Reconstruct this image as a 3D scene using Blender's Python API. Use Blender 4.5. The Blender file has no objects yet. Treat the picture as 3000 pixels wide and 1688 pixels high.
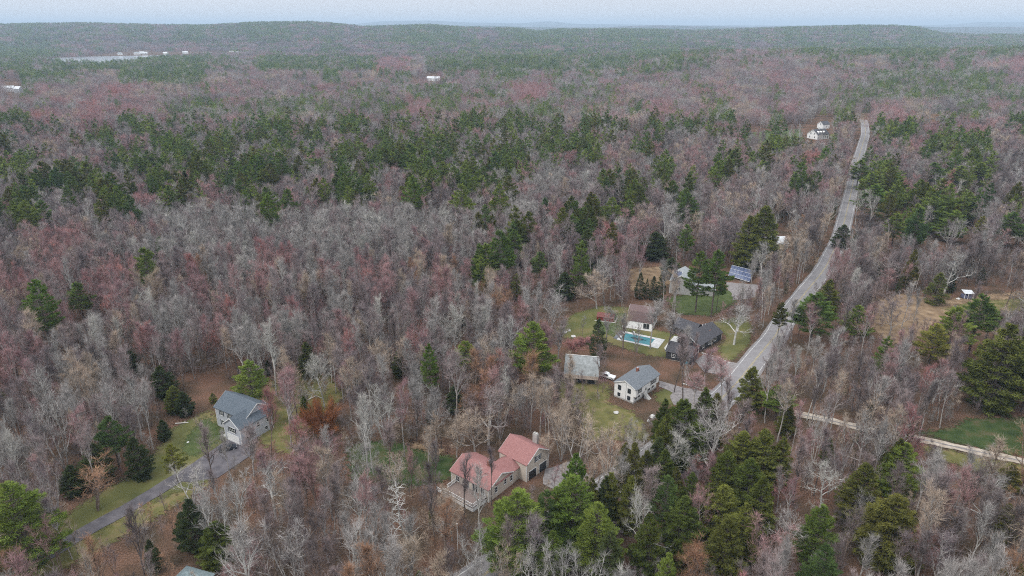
import bpy, bmesh, math, random
import numpy as np
from mathutils import Vector, Matrix

# ------------------------------------------------------------------ camera, sky, sun, exposure
scene = bpy.context.scene
COL = scene.collection
F, CX, CY, HY, CAMH = 2000.0, 1500.0, 844.0, 78.0, 105.0      # the photograph's own pixels (3000 x 1688)
PITCH = math.atan((CY - HY) / F)
SP, CP = math.sin(PITCH), math.cos(PITCH)

cam_d = bpy.data.cameras.new('camera')
cam = bpy.data.objects.new('camera', cam_d)
COL.objects.link(cam)
cam.location = (0, 0, CAMH)
cam.rotation_euler = (math.pi / 2 - PITCH, 0, 0)
cam_d.sensor_width = 36.0
cam_d.lens = 24.0
cam_d.clip_start = 1.0
cam_d.clip_end = 60000.0
scene.camera = cam

world = bpy.data.worlds.new('World')
scene.world = world
world.use_nodes = True
wn, wl = world.node_tree.nodes, world.node_tree.links
bg = wn['Background']
SUN_EL, SUN_AZ = math.radians(52), math.radians(-125)          # azimuth measured from +Y towards +X
sky = wn.new('ShaderNodeTexSky')
sky.sky_type = 'NISHITA'
sky.sun_disc = False
sky.sun_elevation = SUN_EL
sky.sun_rotation = SUN_AZ
sky.air_density = 1.0
sky.dust_density = 3.0
tc = wn.new('ShaderNodeTexCoord')
sep = wn.new('ShaderNodeSeparateXYZ')
wl.new(tc.outputs['Generated'], sep.inputs[0])
ramp = wn.new('ShaderNodeValToRGB')                            # overcast: pale at the horizon, brighter overhead
cr = ramp.color_ramp
cr.elements[0].position = 0.0;  cr.elements[0].color = (6.9, 7.3, 7.9, 1)
cr.elements[1].position = 0.06; cr.elements[1].color = (7.0, 7.05, 7.6, 1)
e = cr.elements.new(0.35); e.color = (10.0, 10.4, 11.0, 1)
e = cr.elements.new(1.0); e.color = (18.0, 18.4, 19.0, 1)
wl.new(sep.outputs['Z'], ramp.inputs[0])
cn = wn.new('ShaderNodeTexNoise'); cn.inputs['Scale'].default_value = 2.2; cn.inputs['Detail'].default_value = 4
cmap = wn.new('ShaderNodeMapping'); cmap.inputs['Scale'].default_value = (1, 1, 7)
wl.new(tc.outputs['Generated'], cmap.inputs[0]); wl.new(cmap.outputs[0], cn.inputs['Vector'])
cm = wn.new('ShaderNodeMapRange'); cm.inputs['To Min'].default_value = 0.93; cm.inputs['To Max'].default_value = 1.07
wl.new(cn.outputs['Fac'], cm.inputs['Value'])
mul = wn.new('ShaderNodeMix'); mul.data_type = 'RGBA'; mul.blend_type = 'MULTIPLY'; mul.inputs[0].default_value = 1
wl.new(ramp.outputs[0], mul.inputs[6]); wl.new(cm.outputs[0], mul.inputs[7])
mx = wn.new('ShaderNodeMix'); mx.data_type = 'RGBA'; mx.inputs[0].default_value = 0.88
wl.new(sky.outputs[0], mx.inputs[6]); wl.new(mul.outputs[2], mx.inputs[7])
wl.new(mx.outputs[2], bg.inputs['Color'])
bg.inputs['Strength'].default_value = 0.1

sun_d = bpy.data.lights.new('sun', 'SUN')
sun_d.energy = 1.3
sun_d.angle = math.radians(14)
sun_d.color = (1.0, 0.96, 0.9)
sun = bpy.data.objects.new('sun', sun_d)
COL.objects.link(sun)
sdir = Vector((math.sin(SUN_AZ) * math.cos(SUN_EL), math.cos(SUN_AZ) * math.cos(SUN_EL), math.sin(SUN_EL)))
sun.rotation_euler = sdir.to_track_quat('Z', 'Y').to_euler()

vs = scene.view_settings
vs.view_transform = 'Standard'; vs.look = 'None'; vs.gamma = 1.0; vs.use_curve_mapping = False
vs.exposure = 0.3
scene.render.engine = 'CYCLES'
cy = scene.cycles
cy.max_bounces = 5; cy.diffuse_bounces = 2; cy.glossy_bounces = 2; cy.transmission_bounces = 2
cy.volume_bounces = 0; cy.transparent_max_bounces = 4
scene.render.filter_size = 1.0
cy.pixel_filter_type = 'BLACKMAN_HARRIS'; cy.filter_width = 1.05
cy.use_denoising = False
cy.denoising_input_passes = 'RGB_ALBEDO_NORMAL'
cy.caustics_reflective = False; cy.caustics_refractive = False

# ------------------------------------------------------------------ helpers
def P(px, py, z=0.0):
    """photo pixel -> ground point at height z"""
    X, Y = (px - CX) / F, (py - CY) / F
    t = (CAMH - z) / (SP + CP * Y)
    return X * t, t * (CP - SP * Y)

def proj(x, y, z):
    """world -> photo pixel (works on arrays)"""
    d = y * CP + (CAMH - z) * SP
    v = (CAMH - z) * CP - y * SP
    return CX + F * x / d, CY + F * v / d

def height_from(apex, base):
    """height of an upright thing whose foot and tip are seen at these pixels"""
    bx, by = P(*base)
    lo, hi = 0.5, 60.0
    for _ in range(40):
        m = (lo + hi) / 2
        if proj(bx, by, m)[1] > apex[1]: lo = m
        else: hi = m
    return m

def sm(a, b, x):
    t = np.clip((x - a) / (b - a), 0, 1)
    return t * t * (3 - 2 * t)

RIDGE1 = [(-400, 74), (0, 72), (250, 68), (430, 73), (600, 75), (750, 67), (913, 64.6), (989, 70), (1070, 79), (1259, 73.5), (1367, 81.5),
          (1500, 83), (1573, 92), (1645, 87), (1835, 86.5), (2053, 90), (2228, 84), (2400, 79), (2512, 76), (2614, 76), (2687, 81), (2759, 98),
          (2861, 102), (3000, 102), (3400, 102)]
RIDGE2 = [(-400, 80), (800, 79), (1250, 78), (1430, 75), (1560, 80), (1747, 81), (1907, 74), (2082, 77), (2200, 79), (2454, 74), (2570, 72), (2657, 76),
          (2760, 80), (2900, 78), (3000, 79), (3400, 80)]
RIDGE3 = [(-400, 72), (300, 74), (1000, 75), (1120, 62), (1250, 60), (1380, 66), (1530, 68), (1605, 62), (1690, 70), (2000, 74), (2500, 75), (2774, 73),
          (2870, 64), (3000, 65), (3200, 60), (3400, 66)]
def _rz(prof, px, dist, tree):
    py = np.interp(px, [p[0] for p in prof], [p[1] for p in prof])
    X, Y = (px - CX) / F, (py - CY) / F
    return CAMH - dist * (SP + CP * Y) / (CP - SP * Y) - tree

def hnoise(x, y):
    return (np.sin(x / 83 + 1.3) * np.cos(y / 97 - .7) + .6 * np.sin(x / 41 - y / 53) + .35 * np.sin(x / 23 + y / 29 + 2)) / 1.95

def terrain(x, y):
    x = np.asarray(x, float); y = np.asarray(y, float)
    ys = np.maximum(y, 30.0)
    px = CX + F * np.clip(x / ys, -1.1, 1.1) / CP          # azimuth as a pixel on the horizon
    r = y
    z = hnoise(x, y) * 2.6 * sm(750, 1100, r)
    z = z + hnoise(x / 3.1 + 40, y / 3.1) * 9 * sm(1100, 2000, r) * (1 - sm(2050, 2250, r) * sm(200, -300, x))
    crest = sm(1750, 2100, px + (r - 1900) * 0.02)
    z = z + 31 * crest * sm(800, 1900, r) * (1 - sm(2000, 2700, r))
    z = z + 10 * sm(2100, 1700, px) * sm(2600, 3200, r)
    r1 = _rz(RIDGE1, px, 4600, 15)
    up = sm(2700, 4600, r) * (1 - sm(4700, 6400, r))
    z = z * (1 - up) + r1 * up
    z = z * (1 - sm(-60, 60, px) * (1 - sm(800, 950, px)) * sm(1500, 1750, r) * (1 - sm(3050, 3500, r)))      # the lake basin
    r2 = _rz(RIDGE2, px, 9500, 0)
    up2 = sm(6400, 9500, r) * (1 - sm(9600, 12500, r))
    z = z * (1 - up2) + r2 * up2
    r3 = _rz(RIDGE3, px, 19000, 0)
    up3 = sm(13000, 19000, r) * (1 - sm(19200, 24000, r))
    z = z * (1 - up3) + r3 * up3
    return z

def tag(o, label=None, cat=None, group=None, kind=None):
    if label: o['label'] = label
    if cat: o['category'] = cat
    if group: o['group'] = group
    if kind: o['kind'] = kind
    return o

def empty(name, loc, rz=0.0, label=None, cat=None, group=None):
    o = bpy.data.objects.new(name, None)
    COL.objects.link(o)
    o.empty_display_size = 0.5
    o.location = loc; o.rotation_euler = (0, 0, rz)
    return tag(o, label, cat, group)

class MB:
    """collects boxes, tubes and faces; build() links them as ONE mesh object"""
    def __init__(s): s.v = []; s.f = []
    def face(s, pts):
        n = len(s.v); s.v += [tuple(p) for p in pts]; s.f.append(tuple(range(n, n + len(pts))))
    def box(s, x0, y0, z0, x1, y1, z1, M=None):
        c = [(x0, y0, z0), (x1, y0, z0), (x1, y1, z0), (x0, y1, z0), (x0, y0, z1), (x1, y0, z1), (x1, y1, z1), (x0, y1, z1)]
        if M: c = [tuple(M @ Vector(p)) for p in c]
        n = len(s.v); s.v += c
        for f in ((0, 3, 2, 1), (4, 5, 6, 7), (0, 1, 5, 4), (1, 2, 6, 5), (2, 3, 7, 6), (3, 0, 4, 7)):
            s.f.append(tuple(n + i for i in f))
        return s
    def prism(s, poly, z0, z1):
        """vertical prism over a list of (x, y) corners, anticlockwise"""
        n = len(s.v); k = len(poly)
        s.v += [(x, y, z0) for x, y in poly] + [(x, y, z1) for x, y in poly]
        s.f.append(tuple(n + i for i in reversed(range(k)))); s.f.append(tuple(n + k + i for i in range(k)))
        for i in range(k):
            j = (i + 1) % k; s.f.append((n + i, n + j, n + k + j, n + k + i))
        return s
    def slab(s, pts, th):
        """a tilted flat panel: corner points (anticlockwise seen from above) thickened downwards"""
        a, b, c = (Vector(p) for p in pts[:3])
        nn = (b - a).cross(c - a).normalized() * th
        n = len(s.v); k = len(pts)
        s.v += [tuple(p) for p in pts] + [tuple(Vector(p) - nn) for p in pts]
        s.f.append(tuple(n + i for i in range(k))); s.f.append(tuple(n + k + i for i in reversed(range(k))))
        for i in range(k):
            j = (i + 1) % k; s.f.append((n + j, n + i, n + k + i, n + k + j))
        return s
    def tube(s, p0, p1, r0, r1=None, sides=8):
        r1 = r0 if r1 is None else r1
        p0, p1 = Vector(p0), Vector(p1); d = (p1 - p0).normalized()
        a = d.orthogonal().normalized(); b = d.cross(a); n = len(s.v)
        for p, r in ((p0, r0), (p1, r1)):
            for i in range(sides):
                t = 2 * math.pi * i / sides
                s.v.append(tuple(p + a * (r * math.cos(t)) + b * (r * math.sin(t))))
        for i in range(sides):
            j = (i + 1) % sides; s.f.append((n + i, n + j, n + sides + j, n + sides + i))
        s.f.append(tuple(n + i for i in reversed(range(sides)))); s.f.append(tuple(n + sides + i for i in range(sides)))
        return s
    def build(s, name, mat, parent=None, bevel=0):
        me = bpy.data.meshes.new(name)
        me.from_pydata(s.v, [], s.f); me.update()
        if mat: me.materials.append(mat)
        o = bpy.data.objects.new(name, me); COL.objects.link(o)
        if parent: o.parent = parent
        if bevel:
            md = o.modifiers.new('bevel', 'BEVEL'); md.width = bevel; md.segments = 2
        return o

# ------------------------------------------------------------------ materials
def new_mat(name):
    m = bpy.data.materials.new(name); m.use_nodes = True
    nt = m.node_tree; nt.nodes.clear()
    out = nt.nodes.new('ShaderNodeOutputMaterial')
    return m, nt, out

def mat_noise(name, cols, scale=1.0, detail=3, rough=0.9, bump=0.0, coord='object', spec=0.2, lo=.35, hi=.65, bscale=None, aniso=None):
    """principled surface whose colour wanders between cols with noise"""
    m, nt, out = new_mat(name); N, L = nt.nodes, nt.links
    b = N.new('ShaderNodeBsdfPrincipled'); b.inputs['Roughness'].default_value = rough
    b.inputs['Specular IOR Level'].default_value = spec
    L.new(b.outputs[0], out.inputs[0])
    if coord == 'world':
        g = N.new('ShaderNodeNewGeometry'); src = g.outputs['Position']
    else:
        t = N.new('ShaderNodeTexCoord'); src = t.outputs['Object']
    if aniso:
        mp = N.new('ShaderNodeMapping'); mp.inputs['Scale'].default_value = aniso; L.new(src, mp.inputs[0]); src = mp.outputs[0]
    n = N.new('ShaderNodeTexNoise'); n.inputs['Scale'].default_value = scale; n.inputs['Detail'].default_value = detail
    L.new(src, n.inputs['Vector'])
    r = N.new('ShaderNodeValToRGB'); cr = r.color_ramp
    k = len(cols)
    cr.elements[0].position = lo; cr.elements[0].color = (*cols[0], 1)
    cr.elements[1].position = hi; cr.elements[1].color = (*cols[-1], 1)
    for i in range(1, k - 1):
        e = cr.elements.new(lo + (hi - lo) * i / (k - 1)); e.color = (*cols[i], 1)
    L.new(n.outputs['Fac'], r.inputs[0]); L.new(r.outputs[0], b.inputs['Base Color'])
    if bump:
        bn = N.new('ShaderNodeTexNoise'); bn.inputs['Scale'].default_value = bscale or scale * 6; bn.inputs['Detail'].default_value = 4
        L.new(src, bn.inputs['Vector'])
        bp = N.new('ShaderNodeBump'); bp.inputs['Strength'].default_value = bump; bp.inputs['Distance'].default_value = 0.1
        L.new(bn.outputs['Fac'], bp.inputs['Height']); L.new(bp.outputs[0], b.inputs['Normal'])
    return m

def mat_leaf(name, c1, c2, wscale=0.05, jitter=0.35, oscale=0.6):
    """diffuse twig / needle colour: wanders over the wood (world noise), per tree (random) and within a crown"""
    m, nt, out = new_mat(name); N, L = nt.nodes, nt.links
    d = N.new('ShaderNodeBsdfDiffuse'); L.new(d.outputs[0], out.inputs[0])
    g = N.new('ShaderNodeNewGeometry')
    n = N.new('ShaderNodeTexNoise'); n.inputs['Scale'].default_value = wscale; n.inputs['Detail'].default_value = 2
    L.new(g.outputs['Position'], n.inputs['Vector'])
    oi = N.new('ShaderNodeObjectInfo')
    a = N.new('ShaderNodeMath'); a.operation = 'MULTIPLY_ADD'; a.inputs[1].default_value = 0.6; a.inputs[2].default_value = -0.3
    L.new(oi.outputs['Random'], a.inputs[0])
    s = N.new('ShaderNodeMath'); s.operation = 'ADD'; L.new(n.outputs['Fac'], s.inputs[0]); L.new(a.outputs[0], s.inputs[1])
    r = N.new('ShaderNodeMapRange'); r.inputs['From Min'].default_value = .3; r.inputs['From Max'].default_value = .7
    L.new(s.outputs[0], r.inputs['Value'])
    mixc = N.new('ShaderNodeMix'); mixc.data_type = 'RGBA'
    mixc.inputs[6].default_value = (*c1, 1); mixc.inputs[7].default_value = (*c2, 1)
    L.new(r.outputs[0], mixc.inputs[0])
    n2 = N.new('ShaderNodeTexNoise'); n2.inputs['Scale'].default_value = oscale; n2.inputs['Detail'].default_value = 1
    L.new(g.outputs['Position'], n2.inputs['Vector'])
    r2 = N.new('ShaderNodeMapRange'); r2.inputs['From Min'].default_value = .3; r2.inputs['From Max'].default_value = .7
    r2.inputs['To Min'].default_value = 1 - jitter; r2.inputs['To Max'].default_value = 1 + jitter
    L.new(n2.outputs['Fac'], r2.inputs['Value'])
    mu = N.new('ShaderNodeVectorMath'); mu.operation = 'SCALE'
    L.new(mixc.outputs[2], mu.inputs[0]); L.new(r2.outputs[0], mu.inputs['Scale'])
    L.new(mu.outputs[0], d.inputs['Color'])
    return m
# ------------------------------------------------------------------ ground
def axis(lims):
    out = []
    for a, b, s in lims: out += list(np.arange(a, b, s))
    return np.array(out + [lims[-1][1]])
gy = axis([(-400, 60, 40), (60, 900, 14), (900, 3000, 35), (3000, 6500, 90), (6500, 13000, 250), (13000, 25000, 500)])
gxp = axis([(0, 700, 14), (700, 2500, 45), (2500, 6000, 150), (6000, 22000, 500)])
gx = np.concatenate([-gxp[:0:-1], gxp])
GX, GY = np.meshgrid(gx, gy)
GZ = terrain(GX, GY)
lake_in = np.zeros(GX.shape, bool)
V = np.stack([GX.ravel(), GY.ravel(), GZ.ravel()], 1).astype(np.float32)
nx, ny = len(gx), len(gy)
ii = np.arange(nx * ny).reshape(ny, nx)
Q = np.stack([ii[:-1, :-1], ii[:-1, 1:], ii[1:, 1:], ii[1:, :-1]], -1).reshape(-1, 4).astype(np.int32)
me = bpy.data.meshes.new('ground'); me.vertices.add(len(V)); me.vertices.foreach_set('co', V.ravel())
me.loops.add(Q.size); me.loops.foreach_set('vertex_index', Q.ravel()); me.polygons.add(len(Q))
me.polygons.foreach_set('loop_start', np.arange(0, Q.size, 4, dtype=np.int32)); me.polygons.foreach_set('loop_total', np.full(len(Q), 4, np.int32))
me.polygons.foreach_set('use_smooth', np.ones(len(Q), bool)); me.update(calc_edges=True)
ground = bpy.data.objects.new('ground', me); COL.objects.link(ground); tag(ground, kind='structure')

def ground_mat():
    m, nt, out = new_mat('leaf_litter'); N, L = nt.nodes, nt.links
    b = N.new('ShaderNodeBsdfDiffuse'); L.new(b.outputs[0], out.inputs[0])
    g = N.new('ShaderNodeNewGeometry')
    def noise(s, d):
        n = N.new('ShaderNodeTexNoise'); n.inputs['Scale'].default_value = s; n.inputs['Detail'].default_value = d; L.new(g.outputs['Position'], n.inputs['Vector']); return n.outputs['Fac']
    r = N.new('ShaderNodeValToRGB'); c = r.color_ramp
    c.elements[0].position = .25; c.elements[0].color = (.04, .03, .024, 1); c.elements[1].position = .78; c.elements[1].color = (.24, .165, .125, 1)
    e = c.elements.new(.5); e.color = (.12, .082, .062, 1)
    L.new(noise(3.2, 9), r.inputs[0])
    r2 = N.new('ShaderNodeValToRGB'); c = r2.color_ramp
    c.elements[0].position = .4; c.elements[0].color = (.62, .66, .60, 1); c.elements[1].position = .62; c.elements[1].color = (1.2, 1.02, .95, 1)
    L.new(noise(.09, 5), r2.inputs[0])
    mm = N.new('ShaderNodeMix'); mm.data_type = 'RGBA'; mm.blend_type = 'MULTIPLY'; mm.inputs[0].default_value = 1
    L.new(r.outputs[0], mm.inputs[6]); L.new(r2.outputs[0], mm.inputs[7])
    # beyond the planted woods the sheet is unbroken forest seen from afar
    s = N.new('ShaderNodeSeparateXYZ'); L.new(g.outputs['Position'], s.inputs[0])
    mr = N.new('ShaderNodeMapRange'); mr.inputs['From Min'].default_value = 4300; mr.inputs['From Max'].default_value = 5200; L.new(s.outputs['Y'], mr.inputs['Value'])
    r3 = N.new('ShaderNodeValToRGB'); c = r3.color_ramp
    c.elements[0].position = .42; c.elements[0].color = (.035, .055, .03, 1); c.elements[1].position = .58; c.elements[1].color = (.11, .095, .095, 1)
    L.new(noise(.004, 8), r3.inputs[0])
    m2 = N.new('ShaderNodeMix'); m2.data_type = 'RGBA'; L.new(mr.outputs[0], m2.inputs[0]); L.new(mm.outputs[2], m2.inputs[6]); L.new(r3.outputs[0], m2.inputs[7])
    L.new(m2.outputs[2], b.inputs['Color'])
    bn = N.new('ShaderNodeBump'); bn.inputs['Strength'].default_value = .6; bn.inputs['Distance'].default_value = .15; L.new(noise(3.5, 5), bn.inputs['Height']); L.new(bn.outputs[0], b.inputs['Normal'])
    return m
ground.data.materials.append(ground_mat())
# ------------------------------------------------------------------ ground sheets: lawns, drives, road
def grass_mat(name, cols, scale=.35):
    return mat_noise(name, cols, scale, 6, .95, .3, 'world', .1, .3, .7, 4)
M_lush = grass_mat('lush_grass', [(.05, .072, .024), (.085, .105, .038)], .5)
M_lawn = grass_mat('spring_lawn', [(.075, .082, .03), (.11, .112, .04), (.17, .14, .065)], .12)
M_dull = grass_mat('dull_lawn', [(.09, .085, .035), (.13, .125, .045), (.20, .155, .08)], .3)
M_dkgreen = grass_mat('moss_green_lawn', [(.03, .05, .018), (.05, .075, .025), (.10, .085, .045)], .3)  # grass that is itself a darker green than the other lawns
M_straw = grass_mat('straw_field', [(.12, .082, .052), (.21, .145, .09), (.29, .21, .135)], .3)
M_asph = mat_noise('asphalt', [(.205, .195, .20), (.245, .235, .24)], .5, 8, .9, .2, 'world', .2)
M_drive = mat_noise('driveway_asphalt', [(.085, .08, .09), (.135, .125, .135)], .5, 8, .9, .3, 'world', .2)
M_gravel = mat_noise('gravel', [(.17, .155, .155), (.27, .25, .245)], 1.2, 8, .95, .5, 'world', .1)
M_dirt = mat_noise('dirt_track', [(.30, .25, .20), (.50, .44, .37)], .6, 6, .95, .4, 'world', .1)
M_conc = mat_noise('concrete', [(.42, .41, .39), (.55, .54, .52)], 1.5, 5, .85, .1, 'world')
M_wline = mat_noise('white_road_paint', [(.30, .29, .29), (.62, .62, .6)], 1.3, 6, .8, 0, 'world')
M_yline = mat_noise('yellow_road_paint', [(.24, .21, .14), (.5, .40, .15)], 1.3, 6, .8, 0, 'world')
rr_ = random.Random(5)
LV = [0.02]
def soft(name, pts, mat, fade=3.0, kind='structure'):
    """ground cover with a ragged, thinning edge: a fine grid whose cover attribute falls to the rim"""
    p = np.array([P(*q) for q in pts]); x0, y0 = p.min(0) - 1; x1, y1 = p.max(0) + 1; st = max(1.0, (x1 - x0) / 90)
    xs, ys = np.arange(x0, x1 + st, st), np.arange(y0, y1 + st, st); Xg, Yg = np.meshgrid(xs, ys); d = np.full(Xg.shape, 1e9); ins = np.zeros(Xg.shape, bool); n = len(p)
    for i in range(n):
        a, b = p[i], p[(i + 1) % n]; ab = b - a; t = np.clip(((Xg - a[0]) * ab[0] + (Yg - a[1]) * ab[1]) / (ab @ ab), 0, 1)
        d = np.minimum(d, np.hypot(Xg - a[0] - t * ab[0], Yg - a[1] - t * ab[1]))
        if a[1] != b[1]: ins ^= ((a[1] > Yg) != (b[1] > Yg)) & (Xg < (b[0] - a[0]) * (Yg - a[1]) / (b[1] - a[1]) + a[0])
    sd = np.where(ins, d, -d); cov = np.clip(.5 + sd / (2 * fade), 0, 1); nx_ = len(xs); idx = np.arange(Xg.size).reshape(Xg.shape)
    q = np.stack([idx[:-1, :-1], idx[:-1, 1:], idx[1:, 1:], idx[1:, :-1]], -1); mx_ = np.maximum.reduce([cov[:-1, :-1], cov[:-1, 1:], cov[1:, 1:], cov[1:, :-1]]); q = q[mx_ > 0.02]
    used = np.unique(q); re_ = np.full(Xg.size, -1); re_[used] = np.arange(len(used)); q = re_[q]
    me = bpy.data.meshes.new(name); me.from_pydata(np.stack([Xg.ravel()[used], Yg.ravel()[used], np.full(len(used), LV[0])], 1).tolist(), [], q.tolist()); LV[0] += .004
    at = me.attributes.new('cover', 'FLOAT', 'POINT'); at.data.foreach_set('value', cov.ravel()[used].astype(np.float32)); me.materials.append(mat)
    o = bpy.data.objects.new(name, me); COL.objects.link(o); tag(o, kind=kind); return o
def ragged(m):
    """let the ground show through where the cover attribute plus noise runs low"""
    nt = m.node_tree; N, L = nt.nodes, nt.links; out = next(n for n in N if n.type == 'OUTPUT_MATERIAL'); bs = out.inputs[0].links[0].from_node
    a = N.new('ShaderNodeAttribute'); a.attribute_name = 'cover'; g = N.new('ShaderNodeNewGeometry'); n = N.new('ShaderNodeTexNoise'); n.inputs['Scale'].default_value = .9; n.inputs['Detail'].default_value = 5; L.new(g.outputs['Position'], n.inputs['Vector'])
    s_ = N.new('ShaderNodeMath'); s_.operation = 'ADD'; L.new(a.outputs['Fac'], s_.inputs[0]); L.new(n.outputs['Fac'], s_.inputs[1])
    r = N.new('ShaderNodeMapRange'); r.inputs['From Min'].default_value = .88; r.inputs['From Max'].default_value = 1.12; L.new(s_.outputs[0], r.inputs['Value'])
    t = N.new('ShaderNodeBsdfTransparent'); x = N.new('ShaderNodeMixShader'); L.new(r.outputs[0], x.inputs[0]); L.new(t.outputs[0], x.inputs[1]); L.new(bs.outputs[0], x.inputs[2]); L.new(x.outputs[0], out.inputs[0])
    return m
for m_ in (M_lush, M_lawn, M_dull, M_dkgreen, M_straw): ragged(m_)
def sheet(name, pts, mat, jit=.5, px=True, kind='structure', label=None):
    if name in ('lawn', 'field', 'verge'): return soft(name, pts, mat)
    p = [P(*q) if px else q for q in pts]; out = []
    for i in range(len(p)):
        a, b = Vector(p[i]), Vector(p[(i + 1) % len(p)]); n = max(1, int((b - a).length / 1.6))
        for k in range(n):
            q = a.lerp(b, k / n); out.append((q.x + rr_.uniform(-jit, jit), q.y + rr_.uniform(-jit, jit), LV[0]))
    LV[0] += .004
    m = MB(); m.face(out); o = m.build(name, mat); tag(o, label, kind=kind)
    return o
def strip_pts(path, w0, w1):
    L, Rr = [], []
    for i, p in enumerate(path):
        d = (path[min(i + 1, len(path) - 1)] - path[max(i - 1, 0)]).normalized(); n = Vector((-d.y, d.x, 0))
        L.append(p + n * w0); Rr.append(p + n * w1)
    return L, Rr
def ribbon(name, path, w0, w1, z, mat, kind='structure', wob=0):
    L, Rr = strip_pts(path, w0, w1); m = MB(); n = len(L)
    m.v = [(p.x + rr_.uniform(-wob, wob), p.y + rr_.uniform(-wob, wob), z) for p in L] + [(p.x + rr_.uniform(-wob, wob), p.y + rr_.uniform(-wob, wob), z) for p in Rr]
    for i in range(n - 1): m.f.append((n + i, n + i + 1, i + 1, i))
    o = m.build(name, mat); tag(o, kind=kind); return o
def smooth_path(pts, step=4.0):
    p = [Vector((a, b, 0)) for a, b in pts]; out = []
    for i in range(len(p) - 1):
        p0, p1, p2, p3 = p[max(i - 1, 0)], p[i], p[i + 1], p[min(i + 2, len(p) - 1)]
        n = max(2, int((p2 - p1).length / step))
        for k in range(n):
            t = k / n
            out.append(.5 * ((2 * p1) + (p2 - p0) * t + (2 * p0 - 5 * p1 + 4 * p2 - p3) * t * t + (3 * p1 - p0 - 3 * p2 + p3) * t ** 3))
    return out + [p[-1]]
ROAD_C = [P(1330, 1745), P(1440, 1670), P(2044, 1240), P(2090, 1192), P(2160, 1121), P(2225, 1040), P(2271, 985), P(2292, 948), P(2352, 868),
          P(2414, 790), P(2441, 738), P(2460, 700), P(2473, 650), P(2484, 606), P(2496, 551), P(2507, 487), P(2517, 458), P(2528, 420), P(2535, 395), P(2534, 372), P(2529, 352), P(2505, 335)]
ROAD = smooth_path(ROAD_C)
ROAD_A = np.array([(v.x, v.y) for v in ROAD])

sheet('lawn', [(615, 1203), (560, 1225), (500, 1262), (437, 1357), (408, 1393), (354, 1411), (300, 1437), (150, 1540), (0, 1640), (0, 1688), (60, 1688), (150, 1640), (240, 1588), (300, 1580), (420, 1510), (500, 1465), (600, 1415), (660, 1350), (690, 1275), (650, 1235)], M_lawn)
sheet('lawn', [(600, 1222), (632, 1240), (655, 1262), (640, 1290), (575, 1335), (535, 1330), (548, 1280)], M_lush)
sheet('lawn', [(488, 1455), (414, 1492), (290, 1558), (165, 1623), (50, 1688), (150, 1688), (300, 1605), (450, 1520), (570, 1450), (620, 1410)], M_dull)
sheet('lawn', [(735, 1175), (800, 1110), (900, 1090), (965, 1100), (1010, 1160), (880, 1280), (860, 1330), (800, 1320), (760, 1290)], M_dull)
sheet('lawn', [(1015, 1315), (1060, 1297), (1150, 1290), (1215, 1312), (1335, 1338), (1330, 1400), (1230, 1425), (1030, 1405)], M_dkgreen)
sheet('lawn', [(1205, 1296), (1300, 1318), (1290, 1332), (1205, 1310)], M_straw)
sheet('lawn', [(1640, 1112), (1780, 1120), (1785, 1150), (1780, 1180), (1850, 1205), (1880, 1235), (1900, 1290), (1720, 1290), (1700, 1200), (1640, 1170)], M_dull)
sheet('lawn', [(1915, 1150), (1962, 1138), (1992, 1160), (1962, 1190), (1925, 1178)], M_lawn)
sheet('lawn', [(1630, 965), (1680, 920), (1760, 898), (1845, 900), (1850, 950), (1955, 975), (1990, 985), (1975, 1050), (1900, 1042), (1800, 1012), (1745, 978), (1700, 995), (1650, 988)], M_lawn)
sheet('lawn', [(1760, 930), (1830, 915), (1840, 955), (1800, 985), (1750, 968)], M_lush)
sheet('lawn', [(2090, 945), (2180, 925), (2205, 960), (2195, 1010), (2145, 1055), (2120, 1060), (2105, 1020), (2130, 990)], M_lawn)
sheet('field', [(1842, 790), (1955, 778), (1990, 800), (1960, 835), (1848, 852)], M_straw)
sheet('lawn', [(1945, 872), (2060, 858), (2140, 850), (2165, 880), (2085, 925), (1985, 920)], M_lush)
sheet('yard', [(2125, 828), (2225, 835), (2215, 872), (2150, 880)], M_gravel)
sheet('lawn', [(2180, 390), (2345, 378), (2350, 414), (2180, 422)], M_lush)
sheet('lawn', [(2430, 395), (2470, 385), (2490, 420), (2465, 450), (2440, 430)], M_lawn)
sheet('field', [(2545, 890), (2640, 860), (2760, 880), (2830, 872), (3060, 845), (3060, 905), (2840, 915), (2740, 950), (2680, 1000), (2600, 1010), (2550, 950)], M_straw, 1.2)
sheet('lawn', [(2760, 905), (2850, 885), (3060, 870), (3060, 905), (2840, 925)], M_dull)
sheet('lawn', [(2800, 1250), (2830, 1228), (3060, 1222), (3060, 1350), (2900, 1322), (2790, 1295), (2700, 1270)], M_dkgreen)
sheet('lawn', [(2690, 1302), (3060, 1378), (3060, 1430), (2850, 1380), (2720, 1330)], M_dull)
sheet('verge', [(2388, 757), (2430, 748), (2420, 788), (2390, 792)], M_straw)
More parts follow.
